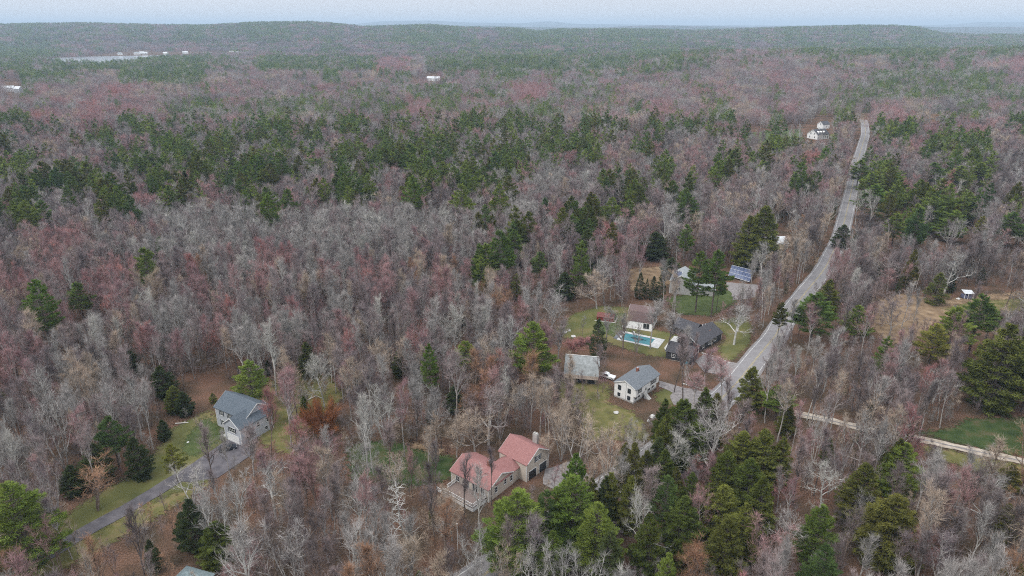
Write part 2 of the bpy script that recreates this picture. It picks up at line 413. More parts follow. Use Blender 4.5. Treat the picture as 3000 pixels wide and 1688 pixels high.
# drives and road
DRV = smooth_path([P(-20, 1700), P(25, 1680), P(145, 1622), P(232, 1568), P(290, 1536), P(369, 1493), P(455, 1442), P(530, 1395)], 2)
ribbon('driveway', DRV, 2.1, -2.1, LV[0] + .01, M_drive, wob=.12)
sheet('driveway', [(526, 1383), (600, 1335), (644, 1304), (680, 1280), (730, 1296), (740, 1330), (690, 1365), (640, 1400), (559, 1412), (510, 1410)], M_drive, .15)
sheet('driveway', [(2035, 1058), (2062, 1040), (2105, 1052), (2180, 1070), (2162, 1108), (2110, 1098), (2060, 1090)], M_gravel, .25)
sheet('driveway', [(1931, 1117), (1960, 1124), (2000, 1136), (2060, 1148), (2095, 1158), (2060, 1192), (2020, 1200), (1975, 1185), (1962, 1168), (1972, 1152), (1930, 1133)], M_gravel, .3)
sheet('driveway', [(2392, 793), (2428, 795), (2418, 818), (2388, 812)], M_conc, .2)
sheet('driveway', [(1600, 1375), (1690, 1345), (1740, 1420), (1640, 1440), (1590, 1420)], M_gravel, .3)
TRK = smooth_path([P(2285, 1200), P(2345, 1215), P(2410, 1228), P(2500, 1250), P(2600, 1272), P(2700, 1289), P(2800, 1310), P(2900, 1332), P(3060, 1366)], 2)
ribbon('dirt_track', TRK, 1.7, -1.7, LV[0] + .012, M_dirt, wob=.25)
ribbon('dirt_track', TRK, .3, -.35, LV[0] + .02, M_gravel, wob=.2)
RZ = .16
ribbon('road', ROAD, 4.4, -4.4, RZ - .02, M_gravel, wob=.25)
ribbon('road', ROAD, 4.0, -4.0, RZ, M_asph)
ribbon('road_marking', ROAD, 3.55, 3.33, RZ + .006, M_wline)
ribbon('road_marking', ROAD, -3.33, -3.55, RZ + .006, M_wline)
ribbon('road_marking', ROAD, .24, .10, RZ + .006, M_yline)
ribbon('road_marking', ROAD, -.10, -.24, RZ + .006, M_yline)
# lake
lk = MB(); lk.face([(*P(*q), .35) for q in [(120, 172), (240, 166.5), (430, 163), (640, 160), (740, 163), (700, 185), (560, 195), (420, 198), (300, 200), (200, 196), (140, 188)]])
mw, nt, out = new_mat('lake_water'); b = nt.nodes.new('ShaderNodeBsdfPrincipled'); b.inputs['Base Color'].default_value = (.32, .36, .40, 1); b.inputs['Roughness'].default_value = .12; nt.links.new(b.outputs[0], out.inputs[0])
lake = lk.build('lake', mw); tag(lake, kind='structure')

# ------------------------------------------------------------------ buildings
def paint(name, c, v=.06, rough=.7):
    return mat_noise(name, [tuple(max(0, k - v) for k in c), c], 1.1, 5, rough, 0, 'object')
def siding(name, c, rough=.7):
    """lapped boards: fine horizontal shadow lines plus weathering"""
    m, nt, out = new_mat(name); N, L = nt.nodes, nt.links
    b = N.new('ShaderNodeBsdfPrincipled'); b.inputs['Roughness'].default_value = rough; L.new(b.outputs[0], out.inputs[0])
    t = N.new('ShaderNodeTexCoord'); n = N.new('ShaderNodeTexNoise'); n.inputs['Scale'].default_value = .9; n.inputs['Detail'].default_value = 6; L.new(t.outputs['Object'], n.inputs['Vector'])
    mr = N.new('ShaderNodeMapRange'); mr.inputs['To Min'].default_value = .84; mr.inputs['To Max'].default_value = 1.08; L.new(n.outputs['Fac'], mr.inputs['Value'])
    v = N.new('ShaderNodeVectorMath'); v.operation = 'SCALE'; v.inputs[0].default_value = c; L.new(mr.outputs[0], v.inputs['Scale']); L.new(v.outputs[0], b.inputs['Base Color'])
    w = N.new('ShaderNodeTexWave'); w.bands_direction = 'Z'; w.wave_profile = 'SAW'; w.inputs['Scale'].default_value = 1.6; L.new(t.outputs['Object'], w.inputs['Vector'])
    bp = N.new('ShaderNodeBump'); bp.inputs['Strength'].default_value = .3; bp.inputs['Distance'].default_value = .02; L.new(w.outputs['Fac'], bp.inputs['Height']); L.new(bp.outputs[0], b.inputs['Normal'])
    return m
def shingle(name, c1, c2):
    return mat_noise(name, [c1, c2], 2.6, 8, .9, .5, 'object', .15, .3, .7, 9, (1, 1, 2.2))
M_trim = paint('white_trim', (.74, .74, .73), .05)
m_, nt, out = new_mat('window_glass'); b = nt.nodes.new('ShaderNodeBsdfPrincipled'); b.inputs['Base Color'].default_value = (.025, .03, .035, 1); b.inputs['Roughness'].default_value = .08; nt.links.new(b.outputs[0], out.inputs[0]); M_glass = m_
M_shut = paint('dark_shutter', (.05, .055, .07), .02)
M_brick = mat_noise('chimney_brick', [(.18, .07, .05), (.32, .14, .10)], 6, 4, .9, .3)
M_metal = paint('grey_metal', (.45, .46, .47), .08, .4)
M_found = paint('foundation_concrete', (.44, .43, .41), .1, .9)
M_wood = mat_noise('weathered_wood', [(.14, .11, .09), (.27, .22, .18)], 3, 5, .9, .2)

def walls(par, prof, L, mat, u0=0.0, z0=-.6, name='wall', v_off=0.0):
    """solid walled body: profile in (v, z) run along u"""
    poly = [(prof[0][0], z0)] + list(prof) + [(prof[-1][0], z0)]
    m = MB(); n = len(poly)
    m.v = [(u0, v + v_off, z) for v, z in poly] + [(u0 + L, v + v_off, z) for v, z in poly]
    m.f = [tuple(range(n)), tuple(reversed(range(n, 2 * n)))] + [((i + 1) % n, i, n + i, n + (i + 1) % n) for i in range(n)]
    return m.build(name, mat, par)
def roofs(par, prof, L, mat, u0=0.0, over=.35, eave=.4, th=.16, name='roof', v_off=0.0):
    """roof skin following the profile, with overhangs, closed at the ridge"""
    m = MB(); top = [list(p) for p in prof]
    def ext(a, b, e):
        d = math.hypot(a[0] - b[0], a[1] - b[1]); return [a[0] + (a[0] - b[0]) / d * e, a[1] + (a[1] - b[1]) / d * e]
    top[0] = ext(prof[0], prof[1], eave); top[-1] = ext(prof[-1], prof[-2], eave)
    lo = [(v + v_off, z + .01) for v, z in top]; hi = [(v + v_off, z + th) for v, z in top]; k = len(lo)
    a, b = u0 - over, u0 + L + over; m.v = [(a, v, z) for v, z in lo] + [(a, v, z) for v, z in hi] + [(b, v, z) for v, z in lo] + [(b, v, z) for v, z in hi]
    for i in range(k - 1):
        m.f += [(k + i, k + i + 1, 3 * k + i + 1, 3 * k + i)[::-1], (i, i + 1, 2 * k + i + 1, 2 * k + i), (i, k + i, k + i + 1, i + 1)[::-1], (2 * k + i, 3 * k + i, 3 * k + i + 1, 2 * k + i + 1)]
    m.f += [(0, 2 * k, 3 * k, k), (k - 1, 2 * k - 1, 4 * k - 1, 3 * k - 1)]
    return m.build(name, mat, par)
def trims(par, prof, L, u0=0.0, over=.35, mat=None, corners=True, z0=0.0, v_off=0.0, at=None):
    out = []
    for u in (u0 - over - .06, u0 + L + over):
        for k in range(len(prof) - 1):
            (v1, z1), (v2, z2) = prof[k], prof[k + 1]; m = MB()
            m.slab([(u, v1 + v_off, z1 + .12), (u + .06, v1 + v_off, z1 + .12), (u + .06, v2 + v_off, z2 + .12), (u, v2 + v_off, z2 + .12)], .24); out.append(m.build('rake_board', mat or M_trim, par))
    if corners:
        for u in (u0 - .04, u0 + L - .12):
            for v, z in (prof[0], prof[-1]):
                m = MB(); vv = v + v_off + (-.04 if v == prof[0][0] else -.12); m.box(u, vv, z0, u + .16, vv + .16, z - .02); out.append(m.build('corner_board', mat or M_trim, par))
    for o in out:
        if at: place(o, *at)
    return out
def place(o, u, v, rot): o.location = (u, v, 0); o.rotation_euler = (0, 0, rot); return o
FACES = {'front': (0, -1), 'back': (0, 1), 'left': (-1, 0), 'right': (1, 0)}
def opening_matrix(face, a, z, base):
    """local frame on a wall: x along the wall, y outward, z up; base = coordinate of the wall plane"""
    n = Vector((*FACES[face], 0)); x = Vector((0, 0, 1)).cross(n) * -1
    x = Vector((-n.y, n.x, 0))
    o = Vector((a, base, z)) if face in ('front', 'back') else Vector((base, a, z))
    M = Matrix.Identity(4)
    for i, v in enumerate((x, n, Vector((0, 0, 1)))):
        for j in range(3): M[j][i] = v[j]
    for j in range(3): M[j][3] = o[j]
    return M
def window(par, face, a, z, w, h, base, shut=False, nv=1, nh=1, frame=None, name='window'):
    M = opening_matrix(face, a, z, base); m = MB(); t = .09
    m.box(-w / 2 - t, .005, -h / 2 - t, -w / 2, .07, h / 2 + t, M); m.box(w / 2, .005, -h / 2 - t, w / 2 + t, .07, h / 2 + t, M)
    m.box(-w / 2, .005, h / 2, w / 2, .07, h / 2 + t, M); m.box(-w / 2 - .03, .005, -h / 2 - t - .03, w / 2 + .03, .11, -h / 2, M)
    for i in range(nv): x = -w / 2 + w * (i + 1) / (nv + 1); m.box(x - .035, .008, -h / 2, x + .035, .05, h / 2, M)
    for i in range(nh): zz = -h / 2 + h * (i + 1) / (nh + 1); m.box(-w / 2, .01, zz - .03, w / 2, .045, zz + .03, M)
    f = m.build(name, frame or M_trim, par)
    g = MB(); g.box(-w / 2, .003, -h / 2, w / 2, .03, h / 2, M); g.build('pane', M_glass, f)
    if shut:
        for s in (-1, 1):
            q = MB(); x0 = s * (w / 2 + t + .02); x1 = s * (w / 2 + t + .40); q.box(min(x0, x1), .004, -h / 2 - .05, max(x0, x1), .06, h / 2 + .05, M)
            for k in range(5): zz = -h / 2 + h * (k + .5) / 5; q.box(min(x0, x1) + .05, .06, zz - .05, max(x0, x1) - .05, .075, zz + .05, M)
            q.build('shutter', M_shut, par)
    return f
def door(par, face, a, w, h, base, mat, z0=.1, name='door', glass=True, panels=0):
    M = opening_matrix(face, a, z0, base); m = MB(); m.box(-w / 2, .004, 0, w / 2, .05, h, M)
    for k in range(panels): zz = h * (k + 1) / (panels + 1); m.box(-w / 2 + .05, .05, zz - .02, w / 2 - .05, .065, zz + .02, M)
    d = m.build(name, mat, par)
    if glass:
        g = MB(); g.box(-w / 2 + .2, .052, h * .5, w / 2 - .2, .06, h * .85, M); g.build('pane', M_glass, d)
    f = MB(); f.box(-w / 2 - .1, .003, 0, -w / 2, .08, h + .1, M); f.box(w / 2, .003, 0, w / 2 + .1, .08, h + .1, M); f.box(-w / 2, .003, h, w / 2, .08, h + .1, M); f.build('door_frame', M_trim, d)
    return d
def gable(W, he, hr): return [(0, he), (W / 2, hr), (W, he)]
def block(par, W, he, hr, L, wm, rm, u0=0., over=.35, eave=.4, foot=True, v_off=0., z0=-.6):
    pr = gable(W, he, hr); walls(par, pr, L, wm, u0, v_off=v_off, z0=z0); roofs(par, pr, L, rm, u0, over, eave, v_off=v_off); trims(par, pr, L, u0, over, v_off=v_off)
    if foot:
        m = MB(); m.box(u0 - .03, v_off - .03, -.6, u0 + L + .03, v_off + W + .03, .35); m.build('foundation', M_found, par)
def chimney(par, u, v, z0, z1, s=.8, mat=None):
    m = MB(); m.box(u - s / 2, v - s / 2, z0, u + s / 2, v + s / 2, z1); m.box(u - s / 2 - .06, v - s / 2 - .06, z1, u + s / 2 + .06, v + s / 2 + .06, z1 + .12); c = m.build('chimney', mat or M_brick, par)
    q = MB(); q.box(u - s / 4, v - s / 4, z1 + .12, u + s / 4, v + s / 4, z1 + .3); q.build('chimney_flue', M_metal, c); return c
Rd = math.radians

# 1 white split-level
S_white = siding('white_siding', (.84, .84, .83)); R_grey = shingle('grey_shingles', (.10, .115, .13), (.19, .205, .225))
h = empty('split_level_house', (36.6, 177.2, 0), Rd(48), 'white split level house with grey shingle roof beside the gravel drive', 'house')
walls(h, [(0, 5.0), (3.75, 6.7), (7.5, 5.0)], 13, S_white, z0=2.35, name='wall')
walls(h, [(0.7, 2.35), (7.5, 2.35)], 13, S_white, name='lower_wall')
roofs(h, [(0, 5.0), (3.75, 6.7), (7.5, 5.0)], 13, R_grey); trims(h, [(0, 5.0), (3.75, 6.7), (7.5, 5.0)], 13, z0=2.4)
m = MB(); m.box(-.03, .67, -.6, 13.03, 7.53, .5); m.build('foundation', M_found, h)
window(h, 'left', 2.3, 3.7, .95, 1.35, 0, nv=0, frame=M_shut); window(h, 'left', 5.7, 3.7, .95, 1.35, 0, nv=0, frame=M_shut)
window(h, 'left', 2.3, 1.35, .9, 1.1, 0, nv=0, frame=M_shut); window(h, 'left', 5.8, 1.35, .8, .9, 0, nv=0, frame=M_shut)
window(h, 'front', 2.1, 3.7, 1.1, 1.35, 0, shut=True, nv=1); window(h, 'front', 9.9, 3.7, 2.2, 1.35, 0, shut=True, nv=2)
for a in (1.2, 2.9, 8.6, 10.8): window(h, 'front', a, 1.3, 1.2, .9, .7, nv=1, nh=0)
door(h, 'front', 5.6, 1.0, 2.1, .0, M_trim, 1.6); q = MB(); q.box(4.9, .02, 1.4, 6.3, .72, 2.4); q.build('porch_bay', S_white, h)
q = MB()
for k in range(6): q.box(4.9, -.3 * k - .3, -.2, 6.3, -.3 * k, 1.35 - .24 * k)
q.build('front_steps', M_conc, h)
chimney(h, 7.8, 4.6, 5.6, 7.5, .7); q = MB(); q.tube((-.06, 3.4, 6.1), (-.06, 3.4, 3.6), .04); q.tube((-.06, 3.4, 3.6), (-.06, 3.4, .6), .05); q.build('power_mast', M_metal, h)

# 2 grey two-storey house with a front garage block
S_grey = siding('grey_siding', (.44, .46, .50)); R_slate = shingle('slate_blue_shingles', (.065, .085, .105), (.13, .15, .175))
h = empty('colonial_house', (-82.8, 165.8, 0), Rd(-31), 'two storey grey house with blue black roof and white trimmed windows above the lawn', 'house')
block(h, 8.6, 6.1, 8.9, 12.5, S_grey, R_slate)
for a, z, s in ((2.6, 4.9, True), (2.6, 1.8, True), (5.9, 4.9, True)): window(h, 'front', a, z, 1.0, 1.5, 0, shut=s, nv=1, nh=1)
door(h, 'front', 6.4, 1.0, 2.2, 0, M_trim)
window(h, 'left', 2.4, 4.8, .9, 1.3, 0); window(h, 'left', 6.2, 4.8, .9, 1.3, 0)
GP = [(0, 5.1), (3.3, 7.6), (6.6, 5.1)]; at_ = (14.2, -3.2, Rd(90))
place(walls(h, GP, 10.6, S_grey, name='garage_wing'), *at_); place(roofs(h, GP, 10.6, R_slate, over=.3, eave=.35, name='garage_roof'), *at_); trims(h, GP, 10.6, over=.3, at=at_)
window(h, 'front', 10.9, 3.9, 2.2, 1.4, -3.2, shut=True, nv=2); door(h, 'front', 10.9, 4.6, 2.3, -3.2, M_trim, 0, 'garage_door', False, 3)
for a, z in ((-.8, 3.6), (2.6, 3.6), (5.8, 3.6), (1.0, 1.3), (5.0, 1.3)): window(h, 'right', a, z, .9, 1.3 if z > 2 else 1.0, 14.2, nv=0)
q = MB(); q.prism([(5.2, -2.7), (7.3, -2.7), (7.3, -.35), (6.8, -.05), (5.2, -.05)], -.2, .12); q.build('front_walk', M_conc, h)

# 3 tan house with pink roof: deck wing, connector, garage wing
S_tan = siding('tan_siding', (.56, .50, .43)); R_pink = shingle('pink_shingles', (.235, .112, .108), (.335, .172, .162))
h = empty('pink_roofed_house', (-14.9, 139.9, 0), Rd(-38.5), 'tan house with a faded pink roof, white trim and raised deck', 'house')
LW = [(0, 3.7), (4.6, 5.8), (9.2, 3.7)]
walls(h, LW, 12, S_tan); roofs(h, LW, 12, R_pink); trims(h, LW, 12)
KP = [(0, 3.6), (2.8, 5.4), (5.6, 3.6)]
place(walls(h, KP, 9.0, S_tan, name='link_wall'), 11.9, 3.0, Rd(90)); place(roofs(h, KP, 9.6, R_pink, over=.0, name='link_roof'), 11.9, 2.6, Rd(90))
GW = [(0, 5.2), (4.3, 7.9), (8.6, 5.2)]; at_ = (5.5, 12.1, Rd(-3))
place(walls(h, GW, 8.8, S_tan, name='garage_wall'), *at_); place(roofs(h, GW, 8.8, R_pink, name='garage_roof'), *at_); trims(h, GW, 8.8, at=at_)
def on(u, v, r, fn, *a, **k):
    n0 = set(h.children); fn(h, *a, **k)
    for c in set(h.children) - n0: place(c, u, v, r)
on(5.5, 12.1, Rd(-3), window, 'right', 4.4, 4.9, 1.6, 1.5, 8.8, True, 2, 2)
on(5.5, 12.1, Rd(-3), door, 'right', 2.3, 2.8, 2.5, 8.8, M_glass, 0, 'garage_door', False, 0)
on(5.5, 12.1, Rd(-3), door, 'right', 6.4, 2.8, 2.5, 8.8, M_glass, 0, 'garage_door', False, 0)
for a in (3.0, 8.8): window(h, 'right', a - .3, 2.1, .9, 1.5, 12.0 if a < 8 else 12.02, nv=0)
window(h, 'right', 6.2, 2.4, .8, 1.3, 12.0, nv=0)
for a in (5.0, 7.8, 10.2): window(h, 'front', a, 2.2, 1.6 if a < 9 else 1.1, 2.0, 0, nv=1, nh=0)
window(h, 'front', 2.2, 2.3, 1.0, 1.3, 0)
chimney(h, 8.2, 5.0, 4.9, 7.1, .85)
q = MB(); q.box(10.3, 19.4, 0, 11.6, 20.3, 8.5); q.box(10.4, 19.5, 8.5, 10.85, 20.2, 8.75); q.box(11.0, 19.5, 8.5, 11.5, 20.2, 8.75); q.build('chimney', M_found, h)
M_deckb = mat_noise('deck_boards', [(.13, .095, .085), (.24, .185, .165)], 2.5, 5, .8, .1, aniso=(1, 8, 1))
q = MB(); q.box(1.6, -4.9, 1.05, 11.4, -.05, 1.2); dk = q.build('deck', M_deckb, h)
q = MB(); q.box(1.65, -4.86, -.5, 11.35, -4.8, 1.04); q.box(11.29, -4.8, -.5, 11.35, -.1, 1.04); q.build('deck_skirt', M_trim, h)
q = MB()
def rail(q, a, b, z=1.2):
    a, b = Vector(a), Vector(b); n = max(1, int((b - a).length / 1.5))
    for i in range(n + 1):
        p = a.lerp(b, i / n); q.box(p.x - .06, p.y - .06, z, p.x + .06, p.y + .06, z + 1.1)
    k = int((b - a).length / .16)
    for i in range(k): p = a.lerp(b, (i + .5) / k); q.box(p.x - .02, p.y - .02, z + .1, p.x + .02, p.y + .02, z + .95)
    for zz in (z + .08, z + .95):
        d = (b - a).normalized(); nrm = Vector((-d.y, d.x)) * .045
        q.slab([(*(a - nrm), zz + .08), (*(b - nrm), zz + .08), (*(b + nrm), zz + .08), (*(a + nrm), zz + .08)], .08)
rail(q, (1.7, -4.8), (11.3, -4.8)); rail(q, (11.3, -4.8), (11.3, -.2)); rail(q, (1.7, -.2), (1.7, -3.2))
q.build('railing', M_trim, h)
q = MB()
for k in range(6): q.box(1.55 - .32 * (k + 1), -4.6, -.3, 1.55 - .32 * k, -3.4, 1.0 - .2 * k)
rail(q, (-.4, -4.7), (1.5, -4.7), .45); q.build('deck_steps', M_trim, h)

# 4 grey roofed barn
R_tin = mat_noise('weathered_tin', [(.20, .215, .215), (.31, .33, .335)], 1.2, 6, .6, .1, 'object', .3)
h = empty('barn', (16.6, 191.5, 0), Rd(-11), 'old barn with a long steep grey roof and open dark front', 'barn')
BP = [(0, 2.7), (2.0, 5.4), (4.2, 7.3), (6.6, 5.2), (7.6, 2.8)]
walls(h, BP, 10.4, M_wood, name='wall'); roofs(h, BP, 10.4, R_tin, over=.3, eave=.3)
q = MB(); q.box(-.35, 4.1, 7.47, 10.75, 4.3, 7.56); q.build('ridge_cap', M_trim, h)
for a in (2.2, 5.4, 8.6): door(h, 'front', a, 2.2, 2.2, 0, M_shut, 0, 'opening_shade_panel', False)  # solid dark panels: the shade inside the open bays put into colour
q = MB()
for a in (.4, 3.8, 7.0, 10.1): q.box(a - .1, -1.6, -.4, a + .1, -1.4, 2.3)
q.slab([(-.2, -1.8, 2.35), (10.6, -1.8, 2.35), (10.6, -.2, 2.75), (-.2, -.2, 2.75)], .08); q.build('lean_to', M_wood, h)

# 5 charcoal roofed house
R_char = shingle('charcoal_shingles', (.045, .045, .052), (.10, .098, .108)); S_dark = siding('charcoal_siding', (.035, .037, .042))
h = empty('charcoal_house', (64.2, 211.7, 0), Rd(45), 'low dark house with charcoal roofs, garage wing toward the slope', 'house')
block(h, 8.6, 2.7, 5.3, 15.5, S_dark, R_char, foot=False)
for o in (walls(h, gable(7, 2.7, 4.9), 8.5, S_dark, name='rear_wing_wall'), roofs(h, gable(7, 2.7, 4.9), 8.5, R_char, name='rear_wing_roof')): place(o, 15.2, 7.0, Rd(90))
for a in (3, 7, 11): window(h, 'front', a, 1.6, 1.5, 1.2, 0, nv=1, nh=0)
door(h, 'front', 9, 1.0, 2.1, 0, M_wood, 0)
window(h, 'left', 6.5, 1.6, 1.4, 1.2, 0); 
on(15.2, 7.0, Rd(90), window, 'back', 5, 1.5, 1.6, 1.5, 7, False, 1, 0, M_wood)
GQ = gable(6.6, 2.9, 5.1)
for o in (walls(h, GQ, 8.8, S_dark, name='garage_wall'), roofs(h, GQ, 8.8, R_char, name='garage_roof')):
    # local place of the garage corner (52.1, 207.7) turned -34 degrees
    dx, dy = 52.1 - 64.2, 207.7 - 211.7; c_, s_ = math.cos(Rd(-45)), math.sin(Rd(-45)); place(o, dx * c_ - dy * s_, dx * s_ + dy * c_, Rd(-79))
GU = (dx * c_ - dy * s_, dx * s_ + dy * c_)
on(*GU, Rd(-79), door, 'right', 3.3, 4.6, 2.2, 8.8, M_shut, 0, 'garage_door', False, 3)
on(*GU, Rd(-79), window, 'front', 2.6, 1.6, 1.2, 1.1, 0)
q = MB()
for u, v in ((11.5, 5.6), (12.6, 5.2)): q.tube((u, v, 4.4), (u, v, 5.4), .09)
q.build('vent_pipe', M_trim, h)
q = MB(); q.box(10.6, 2.2, 4.0, 11.6, 3.0, 4.3); q.build('skylight', M_brick, h)

# 6 white gambrel barn with brown roof
R_brown = shingle('brown_shingles', (.11, .075, .075), (.19, .135, .13))
h = empty('gambrel_barn', (43.3, 234.0, 0), Rd(-22), 'white barn with a brown gambrel roof beside the swimming pool', 'barn')
BP = [(0, 2.7), (1.3, 5.9), (3.9, 7.5), (6.5, 5.9), (7.8, 2.7)]
walls(h, BP, 9.4, S_white); roofs(h, BP, 9.4, R_brown, over=.25, eave=.3); trims(h, BP, 9.4, over=.25)
door(h, 'front', 7.0, 2.2, 2.1, 0, M_glass, .1, 'sliding_door', False); q = MB(); q.box(6.96, -.1, .1, 7.04, -.05, 2.2); q.build('door_mullion', M_trim, h)
window(h, 'right', 3.9, 4.6, 1.0, 1.2, 9.4); window(h, 'right', 2.4, 1.6, .9, 1.1, 9.4)
q = MB(); q.box(-1.8, -1.6, -.2, 9.4, -.05, .12); q.build('patio', M_conc, h)

# 7 house with solar panels behind two pines
S_lt = siding('light_grey_siding', (.40, .39, .38)); R_sol = shingle('pale_grey_shingles', (.22, .24, .25), (.34, .36, .37))
M_pv = mat_noise('solar_cells', [(.07, .09, .16), (.13, .155, .24)], 1.5, 2, .15, 0, 'object', .5)
h = empty('solar_house', (66.3, 268.2, 0), Rd(-20), 'pale grey house with white trim and solar panels, half hidden by two tall pines', 'house')
o = walls(h, [(0, 5.6), (4.5, 8.4), (9, 5.6)], 12, S_lt); o.rotation_euler = (0, 0, Rd(90)); o.location = (9, 0, 0)
place(roofs(h, [(0, 5.6), (4.5, 8.4), (9, 5.6)], 12, R_sol), 9, 0, Rd(90)); trims(h, [(0, 5.6), (4.5, 8.4), (9, 5.6)], 12, at=(9, 0, Rd(90)))
window(h, 'front', 2.8, 2.3, 1.7, 1.3, 0, shut=True, nv=1); window(h, 'front', 6.6, 4.9, 1.1, 1.2, 0)
q = MB(); q.box(1.8, -.22, 3.7, 4.0, -.12, 6.0); q.build('solar_panel', M_pv, h)
q = MB(); q.slab([(2.2, .6, 7.6), (4.4, .9, 7.6), (4.4, 1.9, 9.6), (2.2, 1.6, 9.6)], .08); r_ = q.build('solar_panel', M_pv, h)
q = MB()
for a, b in (((2.2, .6, 7.6), (4.4, .9, 7.6)), ((4.4, .9, 7.6), (4.4, 1.9, 9.6)), ((4.4, 1.9, 9.6), (2.2, 1.6, 9.6)), ((2.2, 1.6, 9.6), (2.2, .6, 7.6)), ((2.3, 1.5, 9.5), (2.3, 3.0, 6.9)), ((4.3, 1.8, 9.5), (4.3, 3.2, 7.9))): q.tube(a, b, .08, sides=4)
q.build('panel_frame', M_trim, h)
for o in (walls(h, gable(6, 2.8, 4.6), 9, S_lt, name='wing_wall'), roofs(h, gable(6, 2.8, 4.6), 9, R_sol, name='wing_roof')): place(o, 9.1, 2.0, 0)
window(h, 'front', 12.6, 1.7, 1.8, 1.3, 2.0, nv=2); 

# 8 low house with a white roof beyond the great hemlock
M_wroof = paint('white_tin_roof', (.62, .64, .66), .12, .5)
x_, y_ = P(2236, 732); h = empty('white_roofed_house', (x_, y_, 0), Rd(8), 'low white house with a pale metal roof behind the great hemlock', 'house')
pr = [(0, 2.8), (4.5, 5.2), (9, 2.8)]; walls(h, pr, 13, S_white); roofs(h, pr, 13, M_wroof); trims(h, pr, 13)
for a in (3, 7, 11): window(h, 'front', a, 1.6, 1.2, 1.2, 0)
window(h, 'right', 4.5, 1.7, 1.2, 1.2, 13)

# 9 white farmhouse with dormers
h = empty('farmhouse', (302.9, 685.7, 0), Rd(25), 'white farmhouse with dark roof and three dormers near the vanishing road', 'house')
block(h, 13, 4.6, 9.2, 16, S_white, R_char, foot=False)
for a, z in ((3.4, 2), (9.6, 2), (4.4, 5.4), (8.6, 5.4)): window(h, 'left', a, z, 1.1, 1.6, 0)
window(h, 'left', 6.5, 7.6, .8, 1.0, 0)
for a in (2, 5, 8, 11, 14): window(h, 'front', a, 2.1, 1.1, 1.7, 0)
for a in (3.2, 6.8, 10.4):
    q = MB(); q.box(a - .7, 1.4, 5.2, a + .7, 4.4, 7.0); q.slab([(a - .95, 1.1, 6.95), (a, 1.1, 7.8), (a, 5, 7.8), (a - .95, 4.4, 6.95)], .1); q.slab([(a, 1.1, 7.8), (a + .95, 1.1, 6.95), (a + .95, 4.4, 6.95), (a, 5, 7.8)], .1); dm = q.build('dormer', S_white, h)
    window(dm, 'front', a, 6.1, .8, 1.0, 1.4)
chimney(h, 8, 6.5, 8.8, 10.6, 1.0, M_trim)
h = empty('outbuilding', (*P(2410, 378), 0), Rd(25), 'white gabled outbuilding behind the farmhouse, beside a big spruce', 'outbuilding')
block(h, 8, 4.6, 7.6, 10, S_white, R_char, foot=False); window(h, 'left', 4, 4.9, 1, 1.3, 0); window(h, 'front', 5, 2.2, 1, 1.4, 0); door(h, 'front', 8, 1.2, 2.2, 0, M_trim)

def small_house(name, px, py, rot, W, he, hr, L, wm, rm, label, cat='house'):
    x, y = P(px, py); z = float(terrain(x, y)); h = empty(name, (x, y, z), Rd(rot), label, cat)
    block(h, W, he, hr, L, wm, rm, foot=False, z0=-2)
    for a in np.arange(2, L - 1, 3.0):
        window(h, 'front', float(a), he * .72 if he > 4 else he * .6, 1.1, 1.4, 0)
        if he > 4: window(h, 'front', float(a), 1.6, 1.1, 1.4, 0)
    window(h, 'left', W / 2, he * .8, 1.0, 1.3, 0); return h
small_house('grey_house', 1838, 440, -4, 9, 5.2, 7.6, 12, S_lt, R_brown, 'grey house glimpsed above bare branches in the upper right wood')
small_house('grey_house', 1880, 486, 4, 9, 5.0, 7.4, 19, S_grey, R_char, 'long grey house almost lost behind leafless branches')
small_house('white_house', 1250, 236, -10, 11, 5.5, 9, 15, S_white, M_wroof, 'far white house above the middle of the wood, left one')
small_house('white_house', 1268, 237, 12, 11, 5.5, 9, 15, S_white, M_wroof, 'far white house above the middle of the wood, right one')
small_house('white_house', 6, 268, 20, 11, 6, 9.5, 18, S_white, M_wroof, 'long white house at the far left edge')
small_house('grey_gabled_house', 42, 272, -8, 10, 6, 10, 10, S_grey, M_wroof, 'grey gabled house with white eaves at the far left behind a round pine')
small_house('white_shed', 938, 254, 0, 6, 3, 5, 7, S_white, M_wroof, 'tiny far white shed in the mauve wood', 'shed')
small_house('low_house', 2690, 800, -8, 8, 2.8, 4.8, 16, S_grey, R_char, 'low bluish house behind dark trees above the brown field')
for i, (px, py, L, t) in enumerate([(392, 160, 22, 'largest white lakeside house in the shore cluster'), (408, 159, 18, 'white lakeside house second in the shore cluster'), (420, 160, 16, 'white lakeside house third in the shore cluster'),
                                    (345, 162, 14, 'lone white lakeside house left of the shore cluster'), (478, 160, 18, 'white lakeside house right of the shore cluster'), (535, 158, 20, 'pale lakeside house by the open water gap'),
                                    (600, 160, 24, 'low wide lakeside house with a dull roof'), (672, 157, 18, 'lakeside house with white gable far right'), (690, 159, 18, 'white lakeside house behind trees far right'), (722, 157, 14, 'small bright house at the right end of the shore')]):
    small_house('lakeside_house', px, py, [-10, 12, 30, 5, -20, 8, 0, 25, -8, 14][i], 11, 6, 10, L, S_white, M_wroof if i % 3 else R_sol, t)['group'] = 'houses along the lake shore'
